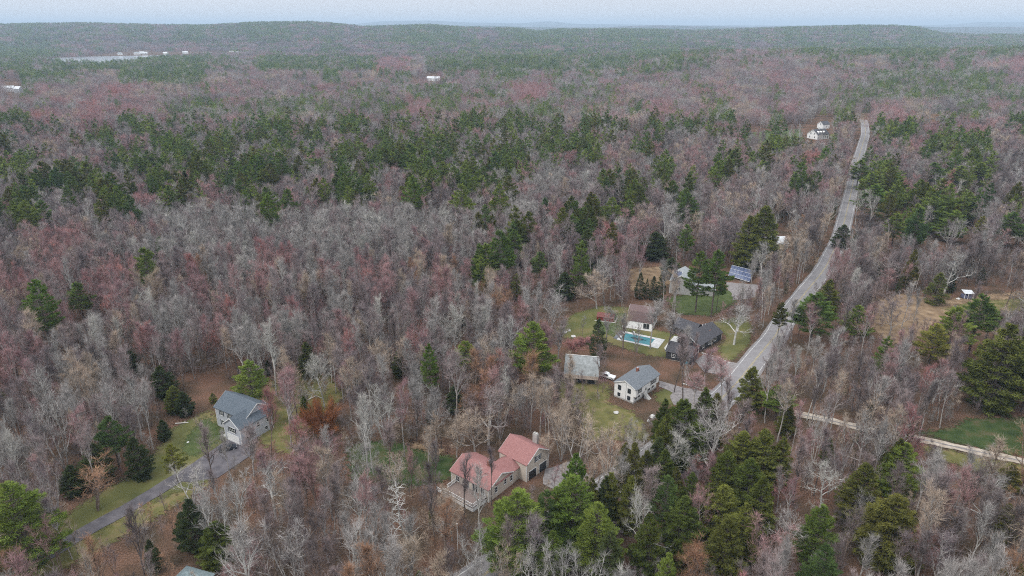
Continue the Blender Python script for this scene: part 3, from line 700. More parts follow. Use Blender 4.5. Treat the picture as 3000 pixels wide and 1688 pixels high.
# small hipped pavilion at the bottom edge
R_teal = shingle('teal_grey_shingles', (.15, .20, .215), (.26, .32, .33))
A_, B_ = Vector(P(632, 1681, 2.5)), Vector(P(547, 1657, 2.5)); ax = (B_ - A_).normalized(); ay = Vector((-ax.y, ax.x))
if ay.y > 0: ay = -ay
Lp = (B_ - A_).length; h = empty('pavilion', (*A_, 0), math.atan2(ax.y, ax.x), 'small building with a blue grey shingle roof cut by the bottom edge', 'pavilion')
sg = 1 if Vector((-ax.y, ax.x)).dot(ay) > 0 else -1
q = MB(); D_ = 4.6 * sg; z0, z1 = 2.5, 3.7
cs = [(0, 0, z0), (Lp, 0, z0), (Lp, D_, z0), (0, D_, z0)]; rg = [(1.9, D_ / 2, z1), (Lp - 1.9, D_ / 2, z1)]
q.face([cs[0], cs[1], rg[1], rg[0]]); q.face([cs[1], cs[2], rg[1]]); q.face([cs[2], cs[3], rg[0], rg[1]]); q.face([cs[3], cs[0], rg[0]]); q.face([(a, b, c - .08) for a, b, c in cs]); q.build('roof', R_teal, h)
q = MB(); q.box(.4, min(.4 * sg, D_ - .4 * sg), -.4, Lp - .4, max(.4 * sg, D_ - .4 * sg), 2.38); q.build('wall', S_dark, h)
# shed by the brown field
x_, y_ = P(2822, 876); h = empty('garden_shed', (x_, y_, 0), Rd(-10), 'small blue grey shed with a flat pale roof on posts by the brown field', 'shed')
S_blue = paint('blue_grey_boards', (.16, .17, .26), .04)
q = MB(); q.box(1.4, .3, 0, 3.4, 2.8, 2.4); q.build('wall', S_blue, h)
q = MB(); q.box(-.3, 0, .3, 1.2, 2.2, 1.6); q.build('side_box', S_blue, h)
q = MB(); q.slab([(-.1, -.4, 2.5), (3.8, -.4, 2.5), (3.8, 3.2, 3.0), (-.1, 3.2, 3.0)], .1); q.build('roof', M_wroof, h)
for u in (.2, 1.5, 3.4): q = MB(); q.box(u - .08, -.3, -.1, u + .08, -.14, 2.45); q.build('post', M_trim, h)
# red shed / covered pit on the pool lawn
x_, y_ = P(1748, 938); h = empty('red_shed', (x_, y_, 0), Rd(-18), 'small dark red shed with a brown roof on the pool lawn', 'shed')
M_red = paint('barn_red_boards', (.24, .035, .035), .07)
walls(h, gable(4, 1.5, 2.5), 6.4, M_red); roofs(h, gable(4, 1.5, 2.5), 6.4, mat_noise('dark_red_roof', [(.13, .05, .045), (.2, .08, .07)], 2, 5), over=.15, eave=.2)
q = MB(); q.box(-.7, -.8, -.2, 7.3, -.45, .16); q.box(6.95, -.45, -.2, 7.3, 4.4, .16); q.build('brick_edging', M_conc, h)
door(h, 'right', 2, 1.2, 1.4, 6.4, M_shut, 0, glass=False)

# swimming pool with coping, cover and terrace
pc = [Vector(q) for q in ((42.0, 229.1), (55.4, 221.8), (50.7, 215.0), (37.5, 222.1))]
ang = math.atan2(pc[1].y - pc[0].y, pc[1].x - pc[0].x) ; Lx = 15.3; Wy = 8.2
h = empty('swimming_pool', (pc[3].x, pc[3].y, 0), ang, 'turquoise rectangular swimming pool with white surround on the lawn', 'swimming pool')
q = MB(); q.box(1.0, 1.0, -.1, 12.0, 6.9, .10)
mwp, nt, out = new_mat('pool_water'); b = nt.nodes.new('ShaderNodeBsdfPrincipled'); b.inputs['Base Color'].default_value = (.03, .17, .20, 1); b.inputs['Roughness'].default_value = .3; nt.links.new(b.outputs[0], out.inputs[0])
q.build('water', mwp, h)
q = MB(); q.box(0, 0, -.1, Lx, 1.0, .2); q.box(0, 6.9, -.1, Lx, Wy, .2); q.box(0, 1.0, -.1, 1.0, 6.9, .2); q.box(12.0, 1.0, -.1, Lx, 6.9, .2); q.build('coping', paint('pale_paving', (.52, .52, .52), .14), h)
q = MB(); q.box(-1.5, .6, -.1, -.02, Wy, .18); q.build('bench_strip', paint('slate_paving', (.14, .15, .17), .04), h)
q = MB(); pts = []
for i in range(22):
    t = i / 22 * 6.283; r_ = 1 + .18 * math.sin(3 * t) + .1 * math.sin(7 * t); pts.append((6.4 + 2.9 * r_ * math.cos(t), 4.2 + .75 * r_ * math.sin(t), .108))
q.face(pts); q.build('dark_patch', paint('sunk_leaves', (.012, .04, .045), .005), h)
q = MB(); q.box(3.5, 7.6, .2, 4.1, 8.0, .9); q.build('pool_filter', M_trim, h)
# terrace between pool and charcoal house
sheet('terrace', [(1975, 985), (2010, 990), (2000, 1015), (1955, 1040), (1945, 1020)], M_conc, .1)

# solar array
a_, b_, c_, d_ = (Vector((*P(2133, 807, .8), .8)), Vector((*P(2196, 826, .8), .8)), Vector((*P(2212, 793, 3.4), 3.4)), Vector((*P(2144, 776.5, 3.4), 3.4)))
h = empty('solar_array', (a_.x, a_.y, 0), 0, 'blue ground mounted solar array with three white seamed rows', 'solar array')
def LP(s, t): return a_.lerp(b_, s).lerp(d_.lerp(c_, s), t) - Vector((a_.x, a_.y, 0))
for r_ in range(3):
    q = MB(); t0, t1 = r_ / 3 + .012, (r_ + 1) / 3 - .012
    for k in range(7): s0, s1 = k / 7 + .004, (k + 1) / 7 - .004; q.slab([LP(s0, t0), LP(s1, t0), LP(s1, t1), LP(s0, t1)], .05)
    q.build('panel_row', M_pv, h)
q = MB()
for t in (0, 1 / 3, 2 / 3, 1): q.tube(LP(0, t) - Vector((0, 0, .03)), LP(1, t) - Vector((0, 0, .03)), .09, sides=4)
q.build('rail', M_trim, h)
for s in (.1, .5, .9):
    q = MB(); p = LP(s, .1); q.tube((p.x, p.y, -.2), p, .08); p = LP(s, .9); q.tube((p.x, p.y, -.2), p, .08); q.build('post', M_metal, h)

# ------------------------------------------------------------------ vehicles
M_tyre = paint('tyre_rubber', (.025, .025, .025), .005, .9); M_rim = paint('wheel_rim', (.35, .35, .36), .05, .4)
def wheel(par, x, y, r=.36, w=.24):
    q = MB(); q.tube((x, y - w / 2, r), (x, y + w / 2, r), r, sides=16); o = q.build('wheel', M_tyre, par)
    q = MB(); q.tube((x, y - w / 2 - .01, r), (x, y + w / 2 + .01, r), r * .6, sides=12); q.build('rim', M_rim, o)
def shell(prof, w, inset=0):
    """body from a side outline run across the width, top narrowed"""
    q = MB(); n = len(prof); zt = max(z for _, z in prof); zb = min(z for _, z in prof)
    for s in (-1, 1):
        for x, z in prof: q.v.append((x, s * (w / 2 - inset * (z - zb) / (zt - zb + 1e-6)), z))
    q.f = [tuple(range(n)), tuple(reversed(range(n, 2 * n)))] + [((i + 1) % n, i, n + i, n + (i + 1) % n) for i in range(n)]
    return q
h = empty('pickup_truck', (*P(1780, 1108), 0), Rd(-28), 'white flatbed pickup truck parked between the barn and the white house', 'truck')
Mwh = paint('white_car_paint', (.72, .73, .74), .04, .3); Mdk = paint('dark_car_paint', (.03, .035, .045), .01, .25)
shell([(0.4, .45), (2.5, .45), (2.5, 1.05), (1.0, 1.15), (.5, 1.2), (.4, 1.2)], 1.9).build('hood', Mwh, h, .05)
shell([(-1.2, .5), (.6, .5), (.6, 1.2), (.15, 1.85), (-1.0, 1.9), (-1.2, 1.3)], 1.85, .15).build('cab', Mwh, h, .05)
shell([(-1.05, 1.25), (.50, 1.25), (.12, 1.78), (-.92, 1.82)], 1.88, .13).build('window_glass', M_glass, h)
q = MB(); q.box(-4.6, -1.1, .85, -1.3, 1.1, .98); q.build('flatbed', M_wood, h)
q = MB(); q.box(-4.6, -1.14, .78, -1.3, -1.1, 1.02); q.box(-4.6, 1.1, .78, -1.3, 1.14, 1.02); q.box(-1.32, -1.1, .98, -1.25, 1.1, 1.8); q.build('bed_rail', Mwh, h)
for x in (1.7, -3.3):
    for y in (-.85, .85): wheel(h, x, y, .4)
h = empty('dark_car', (*P(668, 1318), 0), Rd(28), 'dark car parked on the driveway before the garage', 'car')
shell([(-2.2, .35), (2.2, .35), (2.25, .75), (1.3, .98), (-1.7, 1.05), (-2.25, .95)], 1.85, .06).build('body', Mdk, h, .08)
shell([(-2.0, 1.0), (1.1, .98), (.5, 1.5), (-1.5, 1.55)], 1.7, .2).build('cabin', Mdk, h, .06)
shell([(-1.85, 1.04), (.95, 1.02), (.45, 1.44), (-1.42, 1.49)], 1.74, .2).build('window_glass', M_glass, h)
q = MB(); q.slab([(.55, -.62, 1.53), (1.2, -.7, 1.05), (1.2, .7, 1.05), (.55, .62, 1.53)][::-1], .02); q.build('windscreen', M_glass, h)
for x in (1.4, -1.4):
    for y in (-.82, .82): wheel(h, x, y)
for y in (-.6, .6): q = MB(); q.box(2.2, y - .18, .62, 2.28, y + .18, .76); q.build('headlight', M_trim, h)

# small things
def boulder(px, py, r, label, mat=M_conc, seed=1):
    bm = bmesh.new(); bmesh.ops.create_icosphere(bm, subdivisions=3, radius=r); g = random.Random(seed); off = [g.uniform(0, 9) for _ in range(3)]
    for v in bm.verts:
        k = 1 + .18 * math.sin(v.co.x / r * 3 + off[0]) * math.sin(v.co.y / r * 2.6 + off[1]) + .12 * math.sin(v.co.z / r * 5 + off[2]); v.co *= k; v.co.z *= .6
    me = bpy.data.meshes.new('boulder'); bm.to_mesh(me); bm.free(); me.materials.append(mat)
    o = bpy.data.objects.new('boulder', me); COL.objects.link(o); o.location = (*P(px, py), r * .25); tag(o, label, 'boulder'); return o
boulder(1805, 1211, .75, 'flat white boulder on the lawn below the white split level house', M_conc, 2)
boulder(1912, 1222, .8, 'larger white boulder near the drive entrance below the white house', M_conc, 3)
boulder(1900, 1234, .45, 'small white boulder touching the larger one near the drive entrance', M_conc, 4)
boulder(1655, 975, .8, 'pale boulder at the left tip of the pool lawn', M_conc, 5)
boulder(1668, 970, .6, 'small pale boulder at the left tip of the pool lawn', M_conc, 6)
boulder(1680, 988, .9, 'tan boulder nearest the red brush by the pool lawn', M_conc, 7)
boulder(2807, 877, .8, 'pale stone left of the small shed', M_conc, 8)
boulder(551, 1296, .28, 'small white marker stone on the driveway lawn', M_trim, 9)
q = MB(); x_, y_ = P(1342, 1625); q.tube((x_, y_, -.2), (x_, y_, 8), .07, .05); q.tube((x_, y_, 8), (x_, y_, 8.15), .09, .09); tag(q.build('flag_pole', M_trim), 'thin white pole with a knob in the brush below the deck', 'pole')
for i, (px, py, t) in enumerate([(2498, 462, 'left wooden utility pole beside the far road'), (2504, 447, 'right wooden utility pole beside the far road')]):
    x_, y_ = P(px, py); h = empty('utility_pole', (x_ - 4, y_, 0), Rd(60), t, 'utility pole', 'utility poles by the far road')
    q = MB(); q.tube((0, 0, -.5), (0, 0, 11), .17, .11); q.build('pole', M_wood, h); q = MB(); q.box(-1.2, -.06, 10.2, 1.2, .06, 10.36); q.build('crossarm', M_wood, h)
x_, y_ = P(2012, 1066); q = MB(); q.box(-.5, -.35, 0, .5, .35, .7); q.box(-.56, -.4, .7, .56, .4, .78); o = q.build('blue_bin', paint('sky_blue_plastic', (.04, .42, .58), .03), bevel=.04); o.location = (x_, y_, 0); o.rotation_euler = (0, 0, .5); tag(o, 'sky blue bin against the dark garage wall', 'bin')
def log(px, py, L, r, rot, mat, label):
    x, y = P(px, py); q = MB(); q.tube((-L / 2, 0, r), (L / 2, 0, r * .8), r, r * .6, 7); q.tube((L * .1, 0, r), (L * .3, L * .12, r * 2.5), r * .5, r * .2, 5); o = q.build('log', mat); o.location = (x, y, 0); o.rotation_euler = (0, 0, rot); tag(o, label, 'log')
log(905, 1172, 5.5, .25, .9, BARK_W := paint('bleached_wood', (.55, .53, .49), .12), 'bleached log on the clearing edge left of the orange shrub')
log(533, 1241, 3.5, .2, .2, BARK_W, 'short pale log on the leaf floor above the lawn')
log(1985, 1060, 5, .2, -.35, M_wood, 'brown timber edging below the dark garage')
log(1700, 1180, 8, .25, .5, M_wood, 'dark fallen trunk in the yard left of the white house')
log(785, 1450, 3.5, .2, .3, BARK_W, 'pale log lying in the red brush below the grey house')
# stone edging along the drives
for pts, t in (([(2058, 1036), (2100, 1048), (2137, 1065)], 'low pale stone edging along the charcoal house drive'), ([(2000, 1125), (2050, 1139), (2080, 1145)], 'low pale stone edging along the white house drive')):
    q = MB(); pa = smooth_path([P(*p) for p in pts], .7)
    for p in pa: w_ = rr_.uniform(.2, .32); q.box(p.x - w_, p.y - .15, -.1, p.x + w_, p.y + .15, rr_.uniform(.22, .34))
    tag(q.build('stone_edging', M_conc), t, 'edging')
# ------------------------------------------------------------------ vegetation
rng = np.random.default_rng(7)
R = random.Random(11)

def arr_mesh(name, V, T, M, mats):
    """mesh from vertices, triangles and a material index per triangle"""
    me = bpy.data.meshes.new(name)
    V = np.asarray(V, np.float32); T = np.asarray(T, np.int32)
    me.vertices.add(len(V)); me.vertices.foreach_set('co', V.ravel())
    me.loops.add(T.size); me.loops.foreach_set('vertex_index', T.ravel())
    me.polygons.add(len(T))
    me.polygons.foreach_set('loop_start', np.arange(0, T.size, 3, dtype=np.int32))
    me.polygons.foreach_set('loop_total', np.full(len(T), 3, np.int32))
    for m in mats: me.materials.append(m)
    if M is not None: me.polygons.foreach_set('material_index', np.asarray(M, np.int32))
    me.update(calc_edges=True)
    return me

class Sticks:
    """tapered sticks and blades collected as triangles"""
    def __init__(s): s.segs = []; s.tri = []; s.trim = []
    def seg(s, p0, p1, r0, r1, m, sides): s.segs.append((*p0, *p1, r0, r1, m, sides))
    def blades(s, A, B, W, m):
        """thin triangles from foot A to tip B, foot width W"""
        A = np.asarray(A, float); B = np.asarray(B, float)
        d = B - A; q = rng.normal(size=d.shape); side = np.cross(d, q)
        side /= np.linalg.norm(side, axis=1)[:, None] + 1e-9
        side *= (np.asarray(W) / 2).reshape(-1, 1)
        s.tri.append(np.stack([A - side, A + side, B], 1)); s.trim.append(np.full(len(A), m))
    def arrays(s):
        Vs, Ts, Ms, n = [], [], [], 0
        if s.segs:
            S = np.array(s.segs)
            for sides in np.unique(S[:, 9]):
                Q = S[S[:, 9] == sides]; k = int(sides)
                p0, p1, r0, r1, m = Q[:, :3], Q[:, 3:6], Q[:, 6], Q[:, 7], Q[:, 8].astype(int)
                d = p1 - p0; d /= np.linalg.norm(d, axis=1)[:, None] + 1e-9
                ref = np.where(np.abs(d[:, 2:3]) > .9, [[1., 0, 0]], [[0, 0, 1.]])
                a = np.cross(d, ref); a /= np.linalg.norm(a, axis=1)[:, None]; b = np.cross(d, a)
                th = np.arange(k) * 2 * np.pi / k
                ring = a[:, None] * np.cos(th)[None, :, None] + b[:, None] * np.sin(th)[None, :, None]
                V = np.concatenate([p0[:, None] + ring * r0[:, None, None], p1[:, None] + ring * r1[:, None, None]], 1)
                base = n + np.arange(len(Q)) * 2 * k
                i = np.arange(k); j = (i + 1) % k
                t = np.concatenate([np.stack([i, j, k + j], 1), np.stack([i, k + j, k + i], 1)])
                T = base[:, None, None] + t[None]
                Vs.append(V.reshape(-1, 3)); Ts.append(T.reshape(-1, 3)); Ms.append(np.repeat(m, 2 * k)); n += len(Q) * 2 * k
        if s.tri:
            X = np.concatenate(s.tri); m = np.concatenate(s.trim)
            Vs.append(X.reshape(-1, 3)); Ts.append(n + np.arange(len(X) * 3).reshape(-1, 3)); Ms.append(m)
        return np.concatenate(Vs), np.concatenate(Ts), np.concatenate(Ms)

def unit(v): v = np.asarray(v, float); return v / (np.linalg.norm(v) + 1e-9)
def tilt_dir(axis, ang, az):
    """direction at angle ang from axis, turned by az round it"""
    axis = unit(axis); ref = np.array([1., 0, 0]) if abs(axis[2]) > .9 else np.array([0, 0, 1.])
    a = unit(np.cross(axis, ref)); b = np.cross(axis, a)
    return axis * math.cos(ang) + (a * math.cos(az) + b * math.sin(az)) * math.sin(ang)

def bare_tree(seed, H=18., clear=.45, nprim=13, ang=(25, 50), stems=1, curl=.25, sec=6, ter=5, tw=4, tww=.038, twl=1.25, wob=.25, rad=.19, detail=1, crown_r=None, lt=1.45):
    """leafless hardwood: returns (trunk Sticks, crown Sticks); material 0 bark, 1 twigs"""
    r = random.Random(seed); tr, cr = Sticks(), Sticks()
    A, B, W = [], [], []
    def limb(p, d, L, rr, up, level):
        """polyline limb that bends towards the light; returns points along it"""
        n = 4 if level == 1 else (3 if level == 2 else 2)
        if detail == 0: n = max(1, n - 2)
        pts = [np.array(p)]; dd = unit(d)
        for i in range(n):
            dd = unit(dd + np.array([r.gauss(0, wob), r.gauss(0, wob), r.gauss(0, wob) * .5 + up]))
            pts.append(pts[-1] + dd * L / n)
        for i in range(n):
            a = 1 - i / n * .75; b = 1 - (i + 1) / n * .75
            cr.seg(pts[i], pts[i + 1], rr * a * lt, rr * b * lt, 0 if level < 3 else 1, 4 if level == 1 else 3)
        return pts, dd
    def along(pts, t):
        x = t * (len(pts) - 1); i = min(int(x), len(pts) - 2)
        return pts[i] + (pts[i + 1] - pts[i]) * (x - i), unit(pts[i + 1] - pts[i])
    def twigs(pts, n, L):
        for _ in range(n):
            q, d = along(pts, r.uniform(.15, 1))
            e = tilt_dir(d, math.radians(r.uniform(15, 55)), r.uniform(0, 6.28)); e = unit(e + np.array([0, 0, .25]))
            A.append(q); B.append(q + e * L * r.uniform(.6, 1.3)); W.append(tww)
    for s in range(stems):
        lean = 0 if stems == 1 else math.radians(r.uniform(5, 16)); az = s * 6.28 / stems + r.uniform(-.5, .5)
        d = tilt_dir((0, 0, 1), lean, az); h = H * r.uniform(.9, 1); p = np.array([r.uniform(-.2, .2) * (stems > 1), r.uniform(-.2, .2) * (stems > 1), -.2])
        n = 7; pts = [p]; dd = d
        for i in range(n):
            dd = unit(dd + np.array([r.gauss(0, .05), r.gauss(0, .05), .04])); pts.append(pts[-1] + dd * h / n)
        R0 = rad * (1 if stems == 1 else .75)
        for i in range(n):
            a, b = 1 - i / n * .9, 1 - (i + 1) / n * .9
            (tr if i < n - 2 else cr).seg(pts[i], pts[i + 1], R0 * a, R0 * b, 0, 6)
        for k in range(int(nprim / (1 if stems == 1 else 1.4))):
            t = clear + (1 - clear) * (k + r.random()) / nprim * (1 if stems == 1 else 1.4); t = min(t, .97)
            q, dd = along(pts, t)
            rel = (t - clear) / (1 - clear)
            L = H * (.36 if crown_r is None else crown_r) * (1.15 - .75 * rel) * r.uniform(.7, 1.15)
            an = math.radians(r.uniform(*ang) * (1.1 - .5 * rel))
            P1, d1 = limb(q, tilt_dir(dd, an, k * 2.4 + r.uniform(-.4, .4)), L, R0 * (.42 - .25 * rel), curl, 1)
            for i in range(sec):
                q2, dd2 = along(P1, .25 + .75 * (i + r.random()) / sec)
                P2, d2 = limb(q2, tilt_dir(dd2, math.radians(r.uniform(25, 55)), r.uniform(0, 6.28)), L * r.uniform(.3, .55), R0 * .13, curl * .8, 2)
                if detail == 0: twigs(P2, tw * 2, twl * 1.4); continue
                for j in range(ter):
                    q3, dd3 = along(P2, .2 + .8 * (j + r.random()) / ter)
                    P3, d3 = limb(q3, tilt_dir(dd3, math.radians(r.uniform(20, 50)), r.uniform(0, 6.28)), L * r.uniform(.14, .26), R0 * .055, curl * .6, 3)
                    twigs(P3, tw, twl)
    cr.blades(A, B, W, 1)
    return tr, cr

def pine_tree(seed, H=20., W=5.5, clear=.3, whorls=17, per=6, tuft=10, bl=.55, bw=.13, droop=0.0, up=.12, top=.35, jag=.35, flat=.5, trunk_r=.24, inner=.25, limbs=True):
    """pine: whorls of long plumed branches; W crown radius"""
    r = random.Random(seed); tr, cr = Sticks(), Sticks()
    tr.seg((0, 0, -.2), (0, 0, H * .55), trunk_r, trunk_r * .55, 0, 7); tr.seg((0, 0, H * .55), (0, 0, H * .97), trunk_r * .55, .03, 0, 5)
    A, B, Wd = [], [], []
    for k in range(whorls):
        t = (k + r.uniform(-.3, .3)) / (whorls - 1); t = min(max(t, 0), 1)
        z = H * (clear + (1 - clear) * t ** .9)
        prof = (1 - t) ** .75 * (1 - .45 * max(0, .25 - t) / .25) + .06
        for j in range(max(3, int(per * (1 - .3 * t)))):
            L = W * prof * r.uniform(1 - jag, 1.1); az = r.uniform(0, 6.28) if j else k * 1.7
            el = up + (top - up) * t + r.uniform(-.12, .12) - droop
            d = np.array([math.cos(az) * math.cos(el), math.sin(az) * math.cos(el), math.sin(el)])
            p0 = np.array([0, 0, z]); p1 = p0 + d * L; mid = p0 + d * L * .5 + np.array([0, 0, -.06 * L])
            if limbs: cr.seg(p0, mid, .05 + .012 * L, .04, 0, 3); cr.seg(mid, p1, .04, .012, 0, 3)
            n = int(tuft * (.5 + L)); s = np.cross(d, (0, 0, 1)); s /= np.linalg.norm(s) + 1e-9
            u = inner + (1 - inner) * np.sqrt(rng.random(n)) if n else np.zeros(0)
            wid = (.10 + .26 * L) * np.sin(np.pi * np.clip(u * .85 + .1, 0, 1))
            q = p0 + d * (L * u)[:, None] + s * (rng.uniform(-1, 1, n) * wid)[:, None]
            q[:, 2] += rng.normal(0, .12, n) - .06 * L * np.sin(np.pi * u)
            out = d * .7 + s * rng.uniform(-.9, .9, n)[:, None]; out = out + np.array([0, 0, 1.]) * rng.uniform(flat - .7, flat + .9, n)[:, None]
            out /= np.linalg.norm(out, axis=1)[:, None]
            A.append(q); B.append(q + out * (bl * rng.uniform(.6, 1.3, n))[:, None]); Wd.append(np.full(n, bw))
    n = int(tuft * 3); q = np.stack([rng.normal(0, .12, n), rng.normal(0, .12, n), H * rng.uniform(.93, 1.0, n)], 1)
    A.append(q); B.append(q + np.stack([rng.normal(0, .3, n), rng.normal(0, .3, n), rng.uniform(.1, .6, n)], 1)); Wd.append(np.full(n, bw))
    cr.blades(np.concatenate(A), np.concatenate(B), np.concatenate(Wd), 1)
    return tr, cr

def dome_shrub(seed, H=5., W=4., n=1600, w=.035):
    """multi-stemmed leafless shrub with a rounded outline"""
    r = random.Random(seed); tr, cr = Sticks(), Sticks(); A, B, Wd = [], [], []
    for i in range(26):
        th = math.acos(1 - r.random() * .95) ; az = r.uniform(0, 6.28)
        d = np.array([math.sin(th) * math.cos(az) * W / H, math.sin(th) * math.sin(az) * W / H, math.cos(th) * .9 + .15])
        tip = d * H * .75
        tr.seg((0, 0, -.1), tip * .5 + np.array([0, 0, H * .08]), .06, .04, 0, 3); tr.seg(tip * .5 + np.array([0, 0, H * .08]), tip, .04, .015, 0, 3)
        for k in range(n // 26):
            f = r.uniform(.35, 1); q = tip * f + np.array([r.gauss(0, .25), r.gauss(0, .25), r.gauss(0, .25)])
            e = unit(unit(d) + np.array([r.gauss(0, .5), r.gauss(0, .5), r.gauss(0, .4) + .3]))
            A.append(q); B.append(q + e * H * .2 * r.uniform(.6, 1.2)); Wd.append(w)
    cr.blades(A, B, Wd, 1)
    return tr, cr

# materials: bark and twig colours
BARK = {'grey': mat_noise('grey_bark', [(.25, .23, .215), (.45, .42, .395)], 1.2, 3, coord='object'),
        'dark': mat_noise('dark_bark', [(.07, .055, .05), (.17, .14, .125)], 1.2, 3, coord='object'),
        'white': mat_noise('pale_bark', [(.38, .37, .345), (.58, .565, .53)], 1.2, 3, coord='object'),
        'brown': mat_noise('brown_bark', [(.13, .095, .075), (.26, .2, .165)], 1.2, 3, coord='object')}
TWIG = {'mauve': mat_leaf('mauve_twigs', (0.199, 0.162, 0.168), (0.286, 0.230, 0.224), .02),
        'red': mat_leaf('red_budded_twigs', (0.311, 0.151, 0.151), (0.397, 0.190, 0.168), .03),
        'pink': mat_leaf('pink_budded_twigs', (0.288, 0.174, 0.182), (0.369, 0.226, 0.220), .03),
        'grey': mat_leaf('grey_twigs', (0.254, 0.240, 0.229), (0.362, 0.337, 0.320), .03),
        'white': mat_leaf('pale_twigs', (.36, .35, .32), (.47, .45, .41), .05, .15),
        'tan': mat_leaf('tan_twigs', (0.349, 0.280, 0.216), (0.429, 0.341, 0.269), .05),
        'dark': mat_leaf('dark_twigs', (0.121, 0.101, 0.101), (0.187, 0.156, 0.154), .03),
        'orange': mat_leaf('orange_twigs', (0.299, 0.122, 0.055), (0.354, 0.160, 0.076), .1),
        'rust': mat_leaf('rust_twigs', (0.281, 0.157, 0.099), (0.347, 0.207, 0.132), .1)}
NEED = {'pine': mat_leaf('pine_needles', (0.090, 0.138, 0.034), (0.168, 0.209, 0.044), .03, .3),
        'bright': mat_leaf('bright_pine_needles', (.105, .165, .032), (.17, .215, .045), .08, .3),
        'yellow': mat_leaf('yellow_green_needles', (.16, .175, .035), (.22, .21, .05), .08, .3),
        'blue': mat_leaf('blue_green_needles', (0.072, 0.118, 0.040), (0.117, 0.162, 0.046), .05, .3),
        'hemlock': mat_leaf('hemlock_needles', (0.069, 0.090, 0.021), (0.125, 0.135, 0.031), .06, .4),
        'olive': mat_leaf('olive_needles', (.085, .09, .022), (.125, .118, .03), .08, .3),
        'spruce': mat_leaf('spruce_needles', (0.043, 0.059, 0.023), (0.073, 0.092, 0.032), .08, .3)}

PROTO = {}                      # key -> (trunk mesh, crown mesh, height, half width)
def proto(key, tc_, H):
    t, c = tc_
    tm = arr_mesh(key + '_trunk', *t.arrays(), [BARK['grey']]); cmh = arr_mesh(key + '_crown', *c.arrays(), [BARK['grey'], TWIG['mauve']])
    co = np.empty(len(cmh.vertices) * 3, np.float32); cmh.vertices.foreach_get('co', co); co = co.reshape(-1, 3)
    PROTO[key] = (tm, cmh, H, float(np.percentile(np.hypot(co[:, 0], co[:, 1]), 96)))
# tall wood trees
for i in range(5):
    proto(f'wood{i}', bare_tree(20 + i, 18, clear=.36 + .04 * i, nprim=14 + i % 3, ang=(14, 38), crown_r=.25, curl=.3, wob=.2, lt=1.9, tw=3, tww=.034), 18)
for i in range(2):
    proto(f'multi{i}', bare_tree(40 + i, 16, clear=.3, nprim=9, ang=(15, 40), stems=3, sec=5, ter=4, crown_r=.25, curl=.3, lt=1.9, tw=3), 16)
for i in range(2):
    proto(f'oak{i}', bare_tree(50 + i, 15, clear=.28, nprim=12, ang=(40, 75), crown_r=.42, curl=.18, wob=.4, rad=.3, sec=7, ter=5, tw=3, lt=1.4), 15)
for i in range(2):
    proto(f'round{i}', bare_tree(60 + i, 11, clear=.2, nprim=14, ang=(25, 62), crown_r=.44, curl=.2, wob=.22, rad=.17, sec=8, ter=6, tw=4, twl=.8, tww=.03, lt=1.1), 11)
proto('dead0', bare_tree(71, 16, clear=.12, nprim=34, ang=(75, 100), crown_r=.2, curl=.02, wob=.35, rad=.24, sec=4, ter=2, tw=1, twl=.6, tww=.05), 16)
proto('sapling0', bare_tree(80, 7, clear=.15, nprim=9, ang=(15, 40), crown_r=.28, sec=4, ter=3, tw=3, rad=.07, twl=.8), 7)
proto('sapling1', bare_tree(81, 6, clear=.1, nprim=7, ang=(15, 45), stems=3, crown_r=.3, sec=4, ter=3, tw=3, rad=.06, twl=.8), 6)
proto('shrub0', dome_shrub(90, 5, 5.2, 7000, .05), 5)
proto('shrub1', dome_shrub(91, 3, 3, 1800, .04), 3)
for i in range(4):
    proto(f'pine{i}', pine_tree(100 + i, 20, 5.2, clear=[.2, .32, .4, .26][i], whorls=17 + i, per=7, tuft=46, bl=.5, bw=.13, jag=.42), 20)
for i in range(2):
    proto(f'full{i}', pine_tree(110 + i, 22, 6.5, clear=.1, whorls=24, per=9, tuft=60, bl=.46, bw=.12, jag=.35, up=.1), 22)
for i in range(3):
    proto(f'hem{i}', pine_tree(120 + i, 16, 4.3, clear=.06, whorls=30, per=9, tuft=40, bl=.36, bw=.13, droop=.25, up=.05, top=.9, jag=.38, flat=-.1, trunk_r=.2), 16)
for i in range(2):
    proto(f'spruce{i}', pine_tree(130 + i, 12, 2.2, clear=.04, whorls=24, per=7, tuft=26, bl=.3, bw=.1, droop=.15, up=0, top=.9, jag=.2, flat=0, trunk_r=.13), 12)

def tree_obj(name, key, x, y, s, rot, bark, leaf, label, cat, group, wide=1.0, z=0.0, parts=True):
    tm, cmh, H, W = PROTO[key]
    o = empty(name, (x, y, z), rot, label, cat, group)
    o.scale = (s * wide, s * wide, s)
    for nm, me in (('trunk', tm), ('crown', cmh)):
        c = bpy.data.objects.new(nm, me); COL.objects.link(c); c.parent = o
        c.material_slots[0].link = 'OBJECT'; c.material_slots[0].material = BARK[bark]
        if nm == 'crown':
            c.material_slots[1].link = 'OBJECT'; c.material_slots[1].material = leaf
    return o

